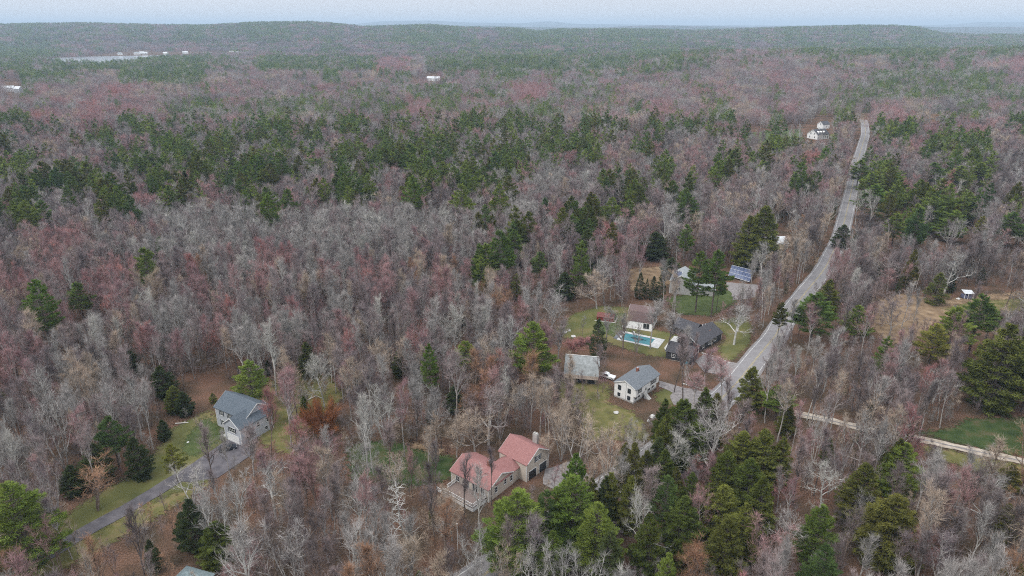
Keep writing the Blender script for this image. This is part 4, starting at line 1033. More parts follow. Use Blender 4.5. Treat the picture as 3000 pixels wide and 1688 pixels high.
# what grows where: 60 x 40 cells of the photograph (50 x 42 px); P p q = dense, mixed, sparse evergreen, the rest colours of leafless wood
GRID = ['.' * 60, '.' * 60,
"pPppppqppqpPppP" "PPpppqppPPPPpqp" "PPPPpPPPPpppppp" "pPpppPppPPpppPp",
"PPPpqqqqqqqqqqq" "qqqqpqqqqpppppp" "pppppppPPPpppqq" "ppPppPPPPPpppPp",
"PPpPPPPPPPPPppq" "PPPPpPPrr.pPPPP" "PPPpPPPppPpp.qq" "q..pp..pppqPq.r",
"qPPPp..PPPPP..q" "..q.P..pp.qpqpP" "pqpqpqpqpqp..q." "r.q.ppPPPPPPPPq",
"_Pr..qrr...ppqq" "q.qpqpPppPPPqPp" "rrpPpPq.q.qpq.." "pq.ppPPPPPPPPPP",
"qqprqRqrqpPPPpp" "PPPPPpPPPqPPqpp" "pPPpPppPqq.pP.." "pqdppPqr.qdPPrp",
"Ppr..rqPpppppqp" "Pp..ppppqqq.PpP" "PPP.Pq..ppqPP.." "Pd.PP.qr.tPqPqP",
"qqqpqqqppppppPp" "PPqPpPPPpqpqPpP" "PPP.pPp.pPPppq." "pp.P.qPPPrqrr.p",
"p...qPPqqPPPPpP" "PPPP.PpPPPPPPPP" "PPPPPp.pq....q." "Pp.q.qpprpPPP..",
"qPp...pPPPPPPPP" "PPPqPPPPPPPPPPP" "PPprpq..P.q.pqP" "..Rp.P.p.PPPPdd",
"PPqPPPpPPPPPPPP" "PPPP.PPppPPPPPP" "ppgqg.q.Pq.qP.P" ".pp..PPqqPrPPdd",
".pPPPPPPqPqPqPP" "PppqpPPqPPppPPp" "qg..gPpPP.P...." ".PP..PPPrPrPPdd",
"PPPPPqPprppq..P" "PPqqqPP..pd.P.p" "gq.q.PPP.PP...p" ".q...PPPPPPPPdP",
"pPp...ppggggggg" "p.gggggggdgggdg" "Pprqp.q..P....P" "ddd..pPPPPPPP.P",
"d..rr.....ggggg" "gggggggggggggqg" "pppPqr.q.g...pP" "Ptdt.ddPPP.dd.P",
"d.rrr.g.ggggggg" "rgggggggg...ggg" "P.q.qqrrqgq.PPP" ".t...d..dP.ddd.",
"..rr..rq.qptg.g" "rrrgggr.....g.q" ".qq.q..qqq....." ".ttrqq.dqqdddd.",
"rrrr..rrq.rrg.g" "r..tr.rr.trtrP." "..qqq.....qq..." "..rr.dd..dddddd",
"rr..grr....r..." "r..g...r..r.gtr" "gr.g.t........." "d..d.g.........",
".....rr.g..g.r." ".g.rg..r...g.go" "dgg.t.........." ".d..dd.........",
"...r..rr.gg..rg" ".gr.g.gg..g.g.r" "rdg..........dg" "..............d",
"r..r.g.g.g.grgg" ".gg.r..g.r.g.g." "rr............." "d.gg..gg.r....d",
"rrr.gg.gr.rgd.g" "g.rr.rg..r..g.g" ".rr............" ".gg.gg.....rd.d",
"r.rggd.dg.rd.gd" "dd.g.r....g...r" "t.r............" "ggd.gd...rd.dd.",
"r.rg.tt..drd.dd" "d.tt...g.d..oog" "tt.t.........rr" "gd..dd..rrd.ddd",
"rrg.tt.g.dddd.d" "rrtt..d..g..org" "tt..t.......r.d" "d.d..d.rdd.dddd",
".r.gg..g.dd...." "o...d..g..d.gr." "dt..ttt....d..r" ".dt.dd..dg.ddd.",
"dd.g..g.g.d...." "ro.tt..gg.gtt.r" "d.t.tttgg..g..r" "rrt.t.d..gg.rd.",
"g.g.r.dd......." ".rrr..g.tttttd." "...tttgg..dd.rr" "..rrrd.trd.dr..",
"gg.dd.d......t." ".rrr.dgd..ttd.." ".t.ggt..d.dd..r" ".rrrr.drtdrdd.t",
"dd.dd.rr......." "rrrr.dg...d.t.." "..dtdd...rd...." "..dd..dddgggg.t",
"....rr........t" "trrr.d..tt.r.dt" "...dd....rr..dd" "r.dgr..dgggg.rd",
"...tt......td.t" "rd.r.d.rr.d.g.." "....g.....rrrdr" "rrdr..dgggrrdgt",
"...tt...t.t.dt." "d...d..rr.dttg." ".rdgg....r.t.rr" "rr.dddggtrrg.dg",
"tt.....rt.tt..t" "..d.tt.gtttt.d." "drdgg..ggr.trr." "rdd.ddgggtrddgd",
"t.r.t.dd.tt..r." "d.dd.gttttt.dd." "ggdgg.gg.rt.rrd" "dggddggdtrdgg.d",
"t...rr.ddtd.rr." "dd.dgttttttdd.." "gggdggggd.tdrd." "gggdgggddrgggdt",
"t.t.rt.ddtd.rr." "dd.dgttttttdd.." "gggdggggd.tdrd." "gggdgggddrgggdt"]
def poly_in(poly, x, y):
    x = np.asarray(x, float); y = np.asarray(y, float); ins = np.zeros(x.shape, bool)
    n = len(poly)
    for i in range(n):
        (x1, y1), (x2, y2) = poly[i], poly[(i + 1) % n]
        if y1 == y2: continue
        c = ((y1 > y) != (y2 > y)) & (x < (x2 - x1) * (y - y1) / (y2 - y1) + x1)
        ins ^= c
    return ins

# ground one sees open in the photograph: nothing tall stands in, or between the camera and, these places
CLEAR = [
 (.94, [(625, 1195), (500, 1262), (437, 1357), (408, 1393), (354, 1411), (300, 1440), (270, 1500), (340, 1500), (420, 1480), (500, 1440), (600, 1400), (650, 1370), (700, 1330), (735, 1300), (740, 1225), (720, 1125), (640, 1135)]),
 (.55, [(270, 1500), (120, 1600), (0, 1670), (0, 1688), (90, 1688), (250, 1590), (420, 1500)]),
 (.72, [(725, 1130), (830, 1180), (850, 1290), (735, 1300)]),
 (.7, [(480, 1250), (620, 1195), (640, 1140), (700, 1100), (640, 1080), (560, 1130), (480, 1200)]),
 (.96, [(1305, 1340), (1390, 1322), (1450, 1330), (1500, 1275), (1620, 1315), (1620, 1410), (1570, 1450), (1400, 1510), (1300, 1460)]),
 (.15, [(1015, 1310), (1060, 1295), (1150, 1290), (1215, 1310), (1335, 1335), (1330, 1380), (1230, 1400), (1030, 1385)]),
 (.94, [(1775, 1095), (1850, 1065), (1990, 1140), (2010, 1180), (1940, 1200), (1880, 1215), (1840, 1240), (1760, 1235), (1740, 1215), (1775, 1190)]),
 (.85, [(1640, 1020), (1760, 1030), (1830, 1070), (1790, 1125), (1740, 1130), (1650, 1110)]),
 (.84, [(1630, 940), (1700, 900), (1840, 905), (1840, 880), (1940, 885), (1948, 960), (1990, 990), (1960, 1050), (1880, 1025), (1800, 1000), (1740, 960), (1650, 990)]),
 (.86, [(1955, 945), (2030, 925), (2120, 965), (2135, 1010), (2085, 1065), (1960, 1065), (1945, 1020)]),
 (.72, [(2080, 1060), (2130, 1000), (2150, 940), (2100, 920), (2180, 940), (2180, 1060), (2160, 1100), (2080, 1080)]),
 (.5, [(1750, 1000), (1850, 1020), (1960, 1060), (2100, 1090), (2110, 1160), (2030, 1215), (1950, 1130), (1760, 1060)]),
 (.84, [(2005, 1215), (2060, 1280), (2130, 1225), (2200, 1150), (2300, 1010), (2295, 935), (2260, 925), (2170, 1060), (2080, 1150)]),
 (.94, [(2325, 880), (2385, 780), (2425, 690), (2455, 600), (2480, 530), (2490, 480), (2508, 345), (2560, 350), (2555, 420), (2535, 470), (2505, 500), (2490, 560), (2470, 640), (2445, 740), (2425, 800), (2375, 870)]),
 (.9, [(1840, 785), (1960, 775), (2070, 790), (2140, 770), (2225, 785), (2220, 840), (2150, 880), (2060, 920), (1990, 910), (1960, 870), (1850, 850)]),
 (.97, [(2350, 365), (2440, 340), (2450, 405), (2350, 415)]), (.85, [(2160, 385), (2340, 378), (2340, 412), (2170, 420)]),
 (.9, [(2560, 880), (2640, 858), (2760, 880), (2820, 840), (3000, 845), (3000, 900), (2830, 905), (2740, 950), (2640, 945), (2580, 905)]),
 (.88, [(2330, 1190), (2420, 1180), (2520, 1235), (2500, 1260), (2400, 1245), (2330, 1220)]),
 (.9, [(2790, 1245), (2830, 1225), (3000, 1220), (3000, 1375), (2880, 1335), (2700, 1305), (2640, 1280), (2720, 1262)]),
 (.97, [(515, 1635), (650, 1635), (650, 1688), (515, 1688)]), (.8, [(1838, 402), (1892, 402), (1892, 440), (1838, 440)]),
 (.55, [(1870, 455), (1975, 455), (1975, 485), (1870, 485)]),
 (.8, [(2225, 672), (2320, 672), (2320, 740), (2225, 740)]), (.3, [(140, 1590), (520, 1590), (520, 1688), (60, 1688)]),
 (.8, [(1370, 1688), (1450, 1620), (1510, 1688)]), (.97, [(0, 238), (66, 238), (66, 276), (0, 276)]), (.97, [(1246, 216), (1290, 216), (1290, 240), (1246, 240)]),
 (.9, [(1200, 228), (1232, 228), (1240, 252), (1205, 240)]), (.8, [(930, 238), (950, 238), (950, 256), (930, 256)]),
 (.85, [(830, 1000), (1000, 1080), (1020, 1110), (1010, 1160), (870, 1160)][:0] or [(0, 0), (1, 0), (0, 1)]),
]
LAKE = [(120, 172), (240, 166.5), (430, 164), (600, 162), (600, 171), (470, 177), (390, 190), (300, 198), (200, 195), (140, 187)]
LAKE_W = [P(*p) for p in LAKE]
SHORE = [(330, 156), (385, 152), (410, 150), (480, 153), (740, 152), (745, 160), (640, 166), (380, 168), (280, 170), (280, 162)]
# ---- trees one can single out: apex pixel, foot pixel (or height), crown width in pixels
KEEP = []                                                    # (x, y, radius) around each
HERO_SCR = []
NEAR = []                                                    # dicts of individual trees
HP = {'pine': 20, 'hem': 16, 'spruce': 12}
def put(fam, apex, foot, wpx, leaf, bark='dark', desc=None, cat=None, h=None, name=None, var=None):
    if h is not None:
        x, y = P(*apex, z=h)
    else:
        x, y = P(*foot); h = height_from(apex, foot)
    if fam == 'pine' and wpx >= 100 and apex[1] > 1200: fam = 'full'
    keys = [k for k in PROTO if k.startswith(fam)]
    fam = 'pine' if fam == 'full' else fam
    key = keys[(var if var is not None else len(NEAR)) % len(keys)]
    tm, cmh, H, W = PROTO[key]; s = h / H
    m_per_px = (y * CP + (CAMH - h * .5) * SP) / F
    wide = wpx * m_per_px / 2 / (W * s)
    HERO_SCR.append((apex[0], apex[1], wpx, y, h, fam))
    NEAR.append(dict(key=key, x=x, y=y, s=s, wide=wide, bark=bark, leaf=leaf, desc=desc, cat=cat, hero=True, fam=fam))
    KEEP.append((x, y, max(1.5, wpx * m_per_px / 2 * .75)))
def pine(a, f, w, leaf='pine', **k): put('pine', a, f, w, leaf, **k)
def hem(a, f, w, leaf='hemlock', **k): put('hem', a, f, w * 1.22, leaf, **k)
def spr(a, f, w, leaf='spruce', **k): put('spruce', a, f, w, leaf, **k)
D = 'desc'
pine((80, 1421), (100, 1675), 225, 'bright', desc='huge broad green pine in the bottom left corner by the driveway')
pine((145, 824), (155, 1030), 105, 'bright', desc='tall tiered pine, left one of the pair in the left wood')
pine((240, 830), (250, 950), 80, 'pine', desc='darker pine, right one of the pair in the left wood')
hem((329, 864), None, 22, h=9, desc='small narrow conifer right of the pine pair in the left wood')
pine((765, 1060), (745, 1190), 112, 'bright', desc='broad bright pine overhanging the two storey grey house')
pine((1258, 1011), (1264, 1185), 62, 'bright', desc='narrow bright pine standing alone in the wood above the pink roof')
pine((1363, 1002), (1366, 1120), 82, 'bright', desc='short pine with rust coloured brush at its foot')
pine((1561, 948), (1560, 1135), 132, 'bright', desc='large bright green pine left of the grey roofed barn')
spr((1750, 936), (1749, 1046), 56, desc='dark dense spruce between the barn and the pool lawn')
pine((2361, 862), (2372, 1010), 140, 'pine', desc='wide green pine close right of the road bend')
pine((2293, 888), None, 48, 'olive', h=14, desc='yellowish small pine on the left flank of the roadside pine')
pine((2495, 898), (2497, 1010), 86, 'pine', desc='rounded green pine second right of the road bend')
hem((2434, 822), None, 56, h=15, desc='dark hemlock behind the two pines at the road bend')
pine((2724, 952), (2716, 1085), 96, 'yellow', desc='yellow green pine below the brown field')
pine((2882, 866), None, 110, 'pine', h=21, desc='tall pine at the head of the big clump right of the brown field')
pine((2808, 902), None, 120, 'pine', h=19, desc='spreading pine on the left of the big clump by the brown field')
hem((2890, 955), (2895, 1195), 135, desc='massive dark hemlock with foliage to the ground near the right edge')
pine((2978, 866), (2992, 1205), 105, 'pine', desc='tall pine with a long bare trunk at the right edge')
hem((2945, 990), (2950, 1180), 70, desc='dark hemlock squeezed against the tall pine at the right edge')
spr((2757, 802), None, 64, 'hemlock', h=13, desc='dark spruce at the edge of the brown field beside the small shed')
pine((2570, 988), (2575, 1120), 68, 'pine', desc='slender green pine in the grey wood right of the road')
hem((2197, 1078), (2192, 1200), 66, 'hemlock', desc='dark hemlock overhanging the right edge of the road')
pine((2265, 1132), (2270, 1235), 98, 'bright', desc='feathery bright pine right of the road above the dirt track')
hem((2298, 1190), (2300, 1275), 50, 'olive', desc='olive cedar just below the feathery bright pine')
hem((1992, 1176), (1985, 1365), 125, 'hemlock', desc='big pointed hemlock between the white house and the road')
hem((1951, 1172), None, 55, 'hemlock', h=15, desc='smaller left tip beside the big pointed hemlock')
hem((2165, 1269), (2160, 1420), 105, 'hemlock', desc='pointed hemlock, left of the twin dark hemlocks below the road')
hem((2216, 1264), (2218, 1430), 105, 'hemlock', desc='pointed hemlock, right of the twin dark hemlocks below the road')
hem((2117, 1328), (2112, 1500), 100, 'hemlock', desc='dark hemlock in front of the left twin hemlock')
hem((2173, 1350), (2176, 1525), 115, 'hemlock', desc='broad dark hemlock in front of both twin hemlocks')
hem((2100, 1428), (2105, 1580), 115, 'hemlock', desc='dark hemlock right of the pink budded tree at the bottom')
hem((2190, 1480), None, 90, 'hemlock', h=15, desc='dark hemlock low between the pink tree and the olive hemlock')
hem((2105, 1526), (2110, 1700), 105, 'olive', desc='olive tipped hemlock at the bottom edge')
hem((1825, 1300), (1826, 1420), 48, 'olive', desc='small olive cedar in the bare brush below the white house')
hem((1884, 1324), (1886, 1450), 58, 'olive', desc='olive hemlock left of the white crowned tree at the bottom centre')
hem((1934, 1322), (1936, 1460), 68, 'hemlock', desc='dark hemlock under the white crowned tree beside the big hemlock')
hem((1970, 1370), (1972, 1480), 42, 'rust_olive' if 0 else 'olive', desc='narrow brownish olive cedar above the blue green pine')
pine((1937, 1398), (1940, 1580), 98, 'blue', desc='blue green pine in the middle of the bottom evergreens')
hem((1985, 1460), (1990, 1640), 115, 'hemlock', desc='tall dark hemlock below the blue green pine')
hem((2030, 1390), None, 70, 'hemlock', h=14, desc='dark hemlock behind the pink budded tree')
pine((1668, 1333), (1680, 1560), 105, 'bright', desc='bright pine with a visible trunk right of the garage of the pink roofed house')
pine((1676, 1400), (1672, 1620), 190, 'bright', desc='very large bright pine in front of the pink roofed house')
pine((1745, 1478), (1742, 1680), 150, 'bright', desc='bright pine low centre, right of the very large pine')
pine((1518, 1444), (1515, 1665), 220, 'bright', desc='huge bright green pine right below the deck of the pink roofed house')
pine((1961, 1625), None, 100, 'bright', h=18, desc='bright yellow green pine cut by the bottom edge')
pine((1600, 1440), None, 100, 'blue', h=17, desc='dim green pine behind the huge pine under the pink roofed house')
pine((2616, 1302), (2620, 1460), 128, 'bright', desc='brilliant yellow green pine left of the dirt track field')
hem((2496, 1363), (2500, 1540), 105, 'olive', desc='olive hemlock left below the brilliant yellow green pine')
pine((2375, 1484), (2378, 1660), 126, 'pine', desc='round topped green pine near the bottom between two pink trees')
hem((2584, 1458), (2590, 1640), 165, 'olive', desc='broad olive hemlock near the bottom, widest in the lower right')
hem((2273, 1285), (2275, 1420), 62, 'hemlock', desc='slim dark hemlock right of the twin hemlocks')
hem((2433, 1285), None, 34, 'hemlock', h=8, desc='small dark hemlock among the red budded trees')
hem((2642, 1290), None, 72, 'olive', h=15, desc='olive hemlock behind the brilliant yellow green pine')
pine((2424, 1598), None, 120, 'blue', h=16, desc='dim green pine cut by the bottom edge under the round topped pine')
hem((2985, 1655), None, 90, 'olive', h=12, desc='olive conifer in the bottom right corner')
hem((2970, 1362), None, 60, 'olive', h=7, desc='small olive cedar by the dirt track at the right edge')
hem((2960, 1480), None, 60, 'olive', h=9, desc='olive cedar in brown brush at the right edge')
pine((514, 1304), (520, 1412), 66, 'yellow', desc='yellow green pine on the lawn edge above the driveway')
pine((350, 1224), (352, 1375), 95, 'blue', desc='soft blue green pine left of the lawn')
hem((290, 1302), (292, 1410), 78, 'spruce', desc='dark conifer left below the soft blue green pine')
hem((413, 1284), (415, 1400), 62, 'spruce', desc='dark conifer at the lawn edge')
hem((222, 1366), (225, 1445), 66, 'spruce', desc='dark conifer behind the reddish brush left of the driveway')
hem((545, 1150), (545, 1215), 46, 'spruce', desc='dark bushy conifer on the leaf floor left of the grey house')
spr((626, 1153), (626, 1180), 24, 'hemlock', desc='tiny conifer at the back corner of the grey house')
hem((472, 1232), None, 36, 'spruce', h=6, desc='small dark conifer beside the lawn tip')
hem((504, 1133), None, 52, 'hemlock', h=8, desc='dark understory conifer left of the bushy one by the grey house')
hem((466, 1075), None, 60, 'spruce', h=10, desc='dark understory conifer deep in the left wood')
hem((380, 1030), None, 45, 'spruce', h=8, desc='black green conifer under the pale trees in the left wood')
hem((895, 1005), None, 50, 'hemlock', h=12, desc='green hemlock behind the pale round tree')
hem((1330, 1130), None, 50, 'spruce', h=9, desc='black green conifer under the arching bare branch')
hem((576, 1466), (580, 1610), 84, 'spruce', desc='dark hemlock among grey brush below the driveway')
hem((645, 1533), (650, 1650), 95, 'hemlock', desc='brown green hemlock right of the dark one below the driveway')
hem((434, 1584), None, 38, 'spruce', h=8, desc='small dark hemlock left of the teal roof')
pine((2038, 740), (2037, 915), 88, 'pine', desc='left of the two tall long trunked pines before the solar house', bark='dark')
pine((2103, 737), (2083, 929), 92, 'pine', desc='right of the two tall long trunked pines before the solar house')
for i, (a, b, w, t) in enumerate([((1872, 800), (1873, 876), 32, 'first'), ((1893, 818), (1893, 876), 18, 'second'), ((1912, 811), (1912, 878), 30, 'third'), ((1934, 797), (1934, 880), 32, 'fourth')]):
    spr(a, b, w, desc=f'{t} from the left of the four pointed spruces left of the solar house')
pine((1970, 756), None, 62, 'spruce', h=10, desc='dark low pine directly behind the solar house')
hem((1720, 676), (1716, 815), 76, 'spruce', desc='dark tall hemlock in the wood left of the solar yard')
pine((1726, 642), None, 52, 'pine', h=20, desc='pine rising behind the dark tall hemlock')
pine((1582, 740), None, 66, 'blue', h=15, desc='round blue green pine in the wood above the pool')
pine((1505, 676), (1506, 800), 78, 'pine', desc='broad green pine left of the round blue green one')
pine((1514, 804), None, 45, 'yellow', h=11, desc='small yellow green pine above the big pine by the barn')
pine((1794, 580), None, 62, 'bright', h=19, desc='bright pine in the middle wood left of the long solar yard')
hem((1809, 542), None, 42, 'olive', h=17, desc='olive tall conifer behind the bright middle pine')
pine((2018, 568), None, 78, 'pine', h=22, desc='tall dark pine above the solar house')
pine((2022, 531), None, 36, 'olive', h=18, desc='yellowish pine tip behind the tall dark pine')
hem((2228, 608), (2222, 785), 95, 'hemlock', desc='great dark hemlock left of the white roofed house')
hem((2184, 636), (2180, 790), 72, 'hemlock', desc='dark hemlock left of the great one by the white roofed house')
hem((1922, 682), None, 72, 'spruce', h=13, desc='dark hemlock in the grey wood above the solar yard')
hem((1655, 800), None, 60, 'spruce', h=11, desc='dark conifer in the wood left above the pool barn')
for a, w, h, l, t in [((2524, 470), 72, 20, 'pine', 'first pine right of the far road stretch'), ((2556, 508), 76, 20, 'pine', 'second pine right of the far road stretch, dark'),
                      ((2566, 544), 98, 20, 'bright', 'biggest pine right of the far road stretch, bright flank'), ((2640, 528), 88, 19, 'spruce', 'blackish pine right of the roadside pines'),
                      ((2739, 478), 88, 19, 'pine', 'green pine top in the upper right clump, leftmost'), ((2818, 487), 76, 19, 'pine', 'green pine top in the upper right clump, middle'),
                      ((2876, 478), 78, 19, 'pine', 'green pine top in the upper right clump, rightmost'), ((2739, 577), 112, 21, 'pine', 'wide dark pine centre of the right pine group'),
                      ((2631, 627), 76, 17, 'pine', 'lower left pine of the right pine group'), ((2690, 650), 62, 17, 'pine', 'pine below the wide dark pine'),
                      ((2841, 565), 82, 19, 'bright', 'brighter pine right of the wide dark pine'), ((2803, 618), 92, 17, 'bright', 'low spreading bright pine in the right pine group'),
                      ((2882, 635), 46, 15, 'yellow', 'small yellowish pine in the right pine group'), ((2972, 624), 92, 19, 'pine', 'pine against the right edge above the field')]:
    pine(a, None, w, l, h=h, desc=t)
hem((2475, 660), None, 48, 'spruce', h=12, desc='dark hemlock crowding the right verge of the far road')
hem((2576, 770), None, 30, 'spruce', h=8, desc='little dark hemlock in the grey wood right of the road')

def bare(fam, a, f, w, leaf, bark, **k): put(fam, a, f, w, leaf, bark, **k)
bare('dead', (1176, 1380), (1190, 1590), 130, 'white', 'white', desc='dead bleached tree with short stubby bare branches', cat='dead tree')
bare('shrub', (945, 1151), (945, 1265), 125, 'orange', 'brown', desc='round orange shrub in the clearing right of the grey house', cat='shrub', var=0)
bare('round', (951, 1055), (952, 1195), 122, 'white', 'white', desc='pale round crowned tree above the orange shrub')
bare('round', (1345, 912), (1335, 1040), 105, 'white', 'white', desc='whitest fine branched tree in the middle of the wood')
bare('round', (1125, 1013), (1130, 1130), 125, 'tan', 'grey', desc='pale tan crowned tree left of the narrow bright pine')
bare('oak', (1863, 1450), (1865, 1640), 150, 'white', 'white', desc='large white limbed tree centre bottom beside the bright pines')
bare('round', (1819, 1344), (1819, 1480), 118, 'grey', 'white', desc='white crowned bare tree above the large white limbed one')
bare('round', (1970, 1280), (1967, 1405), 105, 'white', 'white', desc='white fine crowned tree in front of the big pointed hemlock')
bare('oak', (2396, 1363), (2400, 1500), 140, 'white', 'white', desc='white tangled bare tree in the lower right')
bare('oak', (2500, 1438), (2505, 1560), 105, 'grey', 'white', desc='small white limbed tree on the olive hemlock')
bare('round', (2046, 1442), (2050, 1580), 122, 'pink', 'grey', desc='pink budded tree among the dark hemlocks at the bottom')
bare('multi', (2226, 1524), (2230, 1700), 140, 'pink', 'brown', desc='rose pink tree at the bottom right of the hemlocks')
bare('round', (2011, 1602), (2015, 1710), 112, 'rust', 'brown', desc='tan orange crowned tree at the bottom beside the yellow green pine')
bare('round', (1388, 1220), (1390, 1335), 140, 'tan', 'grey', desc='tan bushy tree behind the pink roofed house')
bare('round', (1335, 1238), (1338, 1340), 100, 'tan', 'grey', desc='tan bushy tree left behind the pink roofed house')
bare('multi', (1690, 1225), (1690, 1370), 130, 'tan', 'grey', desc='tan leafless tree right of the chimney of the pink roofed house')
bare('multi', (1780, 1250), (1780, 1385), 120, 'tan', 'grey', desc='grey tan leafless tree below the white split level house')
bare('round', (1063, 1318), (1065, 1450), 105, 'grey', 'white', desc='pale vase shaped tree on the dark green lawn')
bare('multi', (285, 1372), (292, 1495), 150, 'rust', 'brown', desc='reddish brown many stemmed tree left of the driveway')
bare('oak', (2165, 900), (2150, 1010), 175, 'grey', 'white', desc='gnarled pale oak left of the road bend')
bare('round', (1748, 808), (1748, 905), 122, 'tan', 'grey', desc='tan dome crowned tree above the pool lawn')
bare('shrub', (1680, 994), None, 80, 'red', 'brown', h=3.2, desc='low dark red brush beside the grey roofed barn', cat='shrub', var=1)
bare('shrub', (1715, 985), None, 70, 'red', 'brown', h=3, desc='low dark red brush beside the dark spruce', cat='shrub', var=1)
bare('round', (2610, 875), (2605, 985), 110, 'mauve', 'grey', desc='lilac grey round tree at the left of the brown field')
bare('multi', (1612, 855), (1615, 990), 115, 'grey', 'grey', desc='grey vase shaped tree left of the pool lawn')
bare('round', (1600, 1290), (1602, 1370), 70, 'tan', 'grey', h=None, desc='low tan tree by the garage of the pink roofed house')
for i, (x, a, f) in enumerate([(612, 1425, 1610), (655, 1440, 1640), (700, 1400, 1560), (560, 1370, 1480)]):
    bare('multi', (x, a), (x + 5, f), 110, 'grey', 'white', desc=['pale clump of stems leaning over the lower driveway', 'pale many stemmed tree right of the dark hemlocks', 'grey many stemmed tree below the grey house', 'grey stems at the corner of the wide driveway'][i])
for a, w, h_, l, t in [((1792, 1388), 62, 14, 'hemlock', 'dark hemlock hiding the road beyond the small olive cedar'), ((1735, 1405), 58, 13, 'olive', 'olive hemlock right of the trunked bright pine'),
                       ((1850, 1400), 64, 14, 'hemlock', 'dark hemlock behind the large white limbed tree'), ((1905, 1510), 80, 15, 'hemlock', 'dark hemlock right of the large white limbed tree'),
                       ((1790, 1560), 80, 14, 'spruce', 'blackish hemlock left of the large white limbed tree'), ((2240, 1400), 80, 15, 'hemlock', 'dark hemlock right of the pair in front of the twins'),
                       ((1620, 1560), 80, 14, 'pine', 'dim conifer between the huge pine and the low centre pine')]:
    hem(a, None, w, l, h=h_, desc=t)
seg = [p for p in ROAD if 118 < p.y < 163]; OW = 'first second third fourth fifth sixth seventh eighth ninth tenth eleventh twelfth thirteenth fourteenth fifteenth sixteenth'.split()
hn = bn_ = 0
for i, p in enumerate(seg[::1]):
    q = seg[min(i + 1, len(seg) - 1)] - seg[max(i - 1, 0)]; q.normalize(); side = Vector((q.y, -q.x, 0)); c = p + side * (6.2 + 1.6 * (i % 2))
    ev = i % 5 in (0, 2, 3); h_ = 15 + 2.2 * math.sin(i * 1.7); fx, fy = proj(c.x, c.y, 0); ax_, ay_ = proj(c.x, c.y, h_)
    if ev and hn < 16: put('hem', (float(ax_), float(ay_)), (float(fx), float(fy)), 78, ['hemlock', 'olive', 'hemlock', 'spruce'][i % 4], desc=f'{OW[hn]} roadside hemlock from the left along the hidden near road'); hn += 1
    elif bn_ < 16: put('multi', (float(ax_), float(ay_)), (float(fx), float(fy)), 85, ['grey', 'tan', 'mauve'][i % 3], 'grey', desc=f'{OW[bn_]} roadside bare tree from the left along the hidden near road'); bn_ += 1
for x, a, w, l, t in [(1400, 1560, 110, 'grey', 'tangled grey tree over the road at the bottom, leftmost'), (1478, 1598, 100, 'tan', 'tangled tan tree over the road at the bottom'), (1575, 1610, 110, 'grey', 'branching grey tree under the huge bright pine'),
                      (1650, 1600, 110, 'grey', 'pale branching tree under the low centre pine'), (1745, 1300, 90, 'tan', 'tan tree right of the low tan tree by the garage'), (1850, 1270, 90, 'grey', 'grey brush tree below the white house drive'), (1720, 1620, 120, 'grey', 'wide pale branching tree at the bottom edge centre')]:
    bare('multi', (x, a), None, w, l, 'white' if l == 'grey' else 'grey', h=14, desc=t)
for x, a, f, w, l, b, t in [(1905, 880, 1022, 60, 'grey', 'grey', 'slim grey tree standing in front of the white barn'), (1955, 930, 1045, 70, 'grey', 'dark', 'dark trunked tree at the right end of the pool'),
                            (1975, 1000, 1150, 60, 'mauve', 'dark', 'dark trunked tree before the charcoal house, left'), (2060, 1020, 1150, 60, 'pink', 'grey', 'thin pinkish tree on the leaf slope before the charcoal house'),
                            (1825, 930, 1050, 50, 'grey', 'brown', 'leaning slim tree beside the pool'), (2110, 1060, 1180, 70, 'pink', 'grey', 'pinkish tree on the slope between drive and road'),
                            (2035, 1110, 1200, 80, 'pink', 'grey', 'pinkish bush tree by the gravel drive entrance'), (1440, 1330, 1480, 50, 'mauve', 'dark', 'thin dark tree standing against the pink roof'),
                            (1360, 1340, 1520, 55, 'mauve', 'dark', 'thin dark trunk in front of the white deck'), (2240, 1050, 1240, 60, 'grey', 'grey', 'thin grey tree between road and feathery pine'),
                            (2160, 1170, 1290, 50, 'mauve', 'dark', 'thin dark tree over the near road surface'), (2100, 1190, 1320, 50, 'mauve', 'dark', 'thin dark tree beside the yellow road line')]:
    bare('wood', (x, a), (x, f), w, l, b, desc=t)

# ---- the woods themselves: jittered sites, thinned where the photograph is open
def sites(y0, y1, step, xf=.80, xpad=22):
    xs, ys = [], []
    y = y0
    while y < y1:
        w = y * xf + xpad; n = int(2 * w / step)
        x = np.linspace(-w, w, n); xs.append(x + rng.uniform(-.48, .48, n) * step); ys.append(y + rng.uniform(-.48, .48, n) * step)
        y += step
    return np.concatenate(xs), np.concatenate(ys)

def classify(x, y, h):
    z = terrain(x, y)
    px, py = proj(x, y, z + h * .62)
    c = np.clip((px / 50).astype(int), 0, 59); r = np.clip((py / 42).astype(int), 2, 39)
    g = np.array([list(row) for row in GRID[:40]])
    return g[r, c], px, py, z

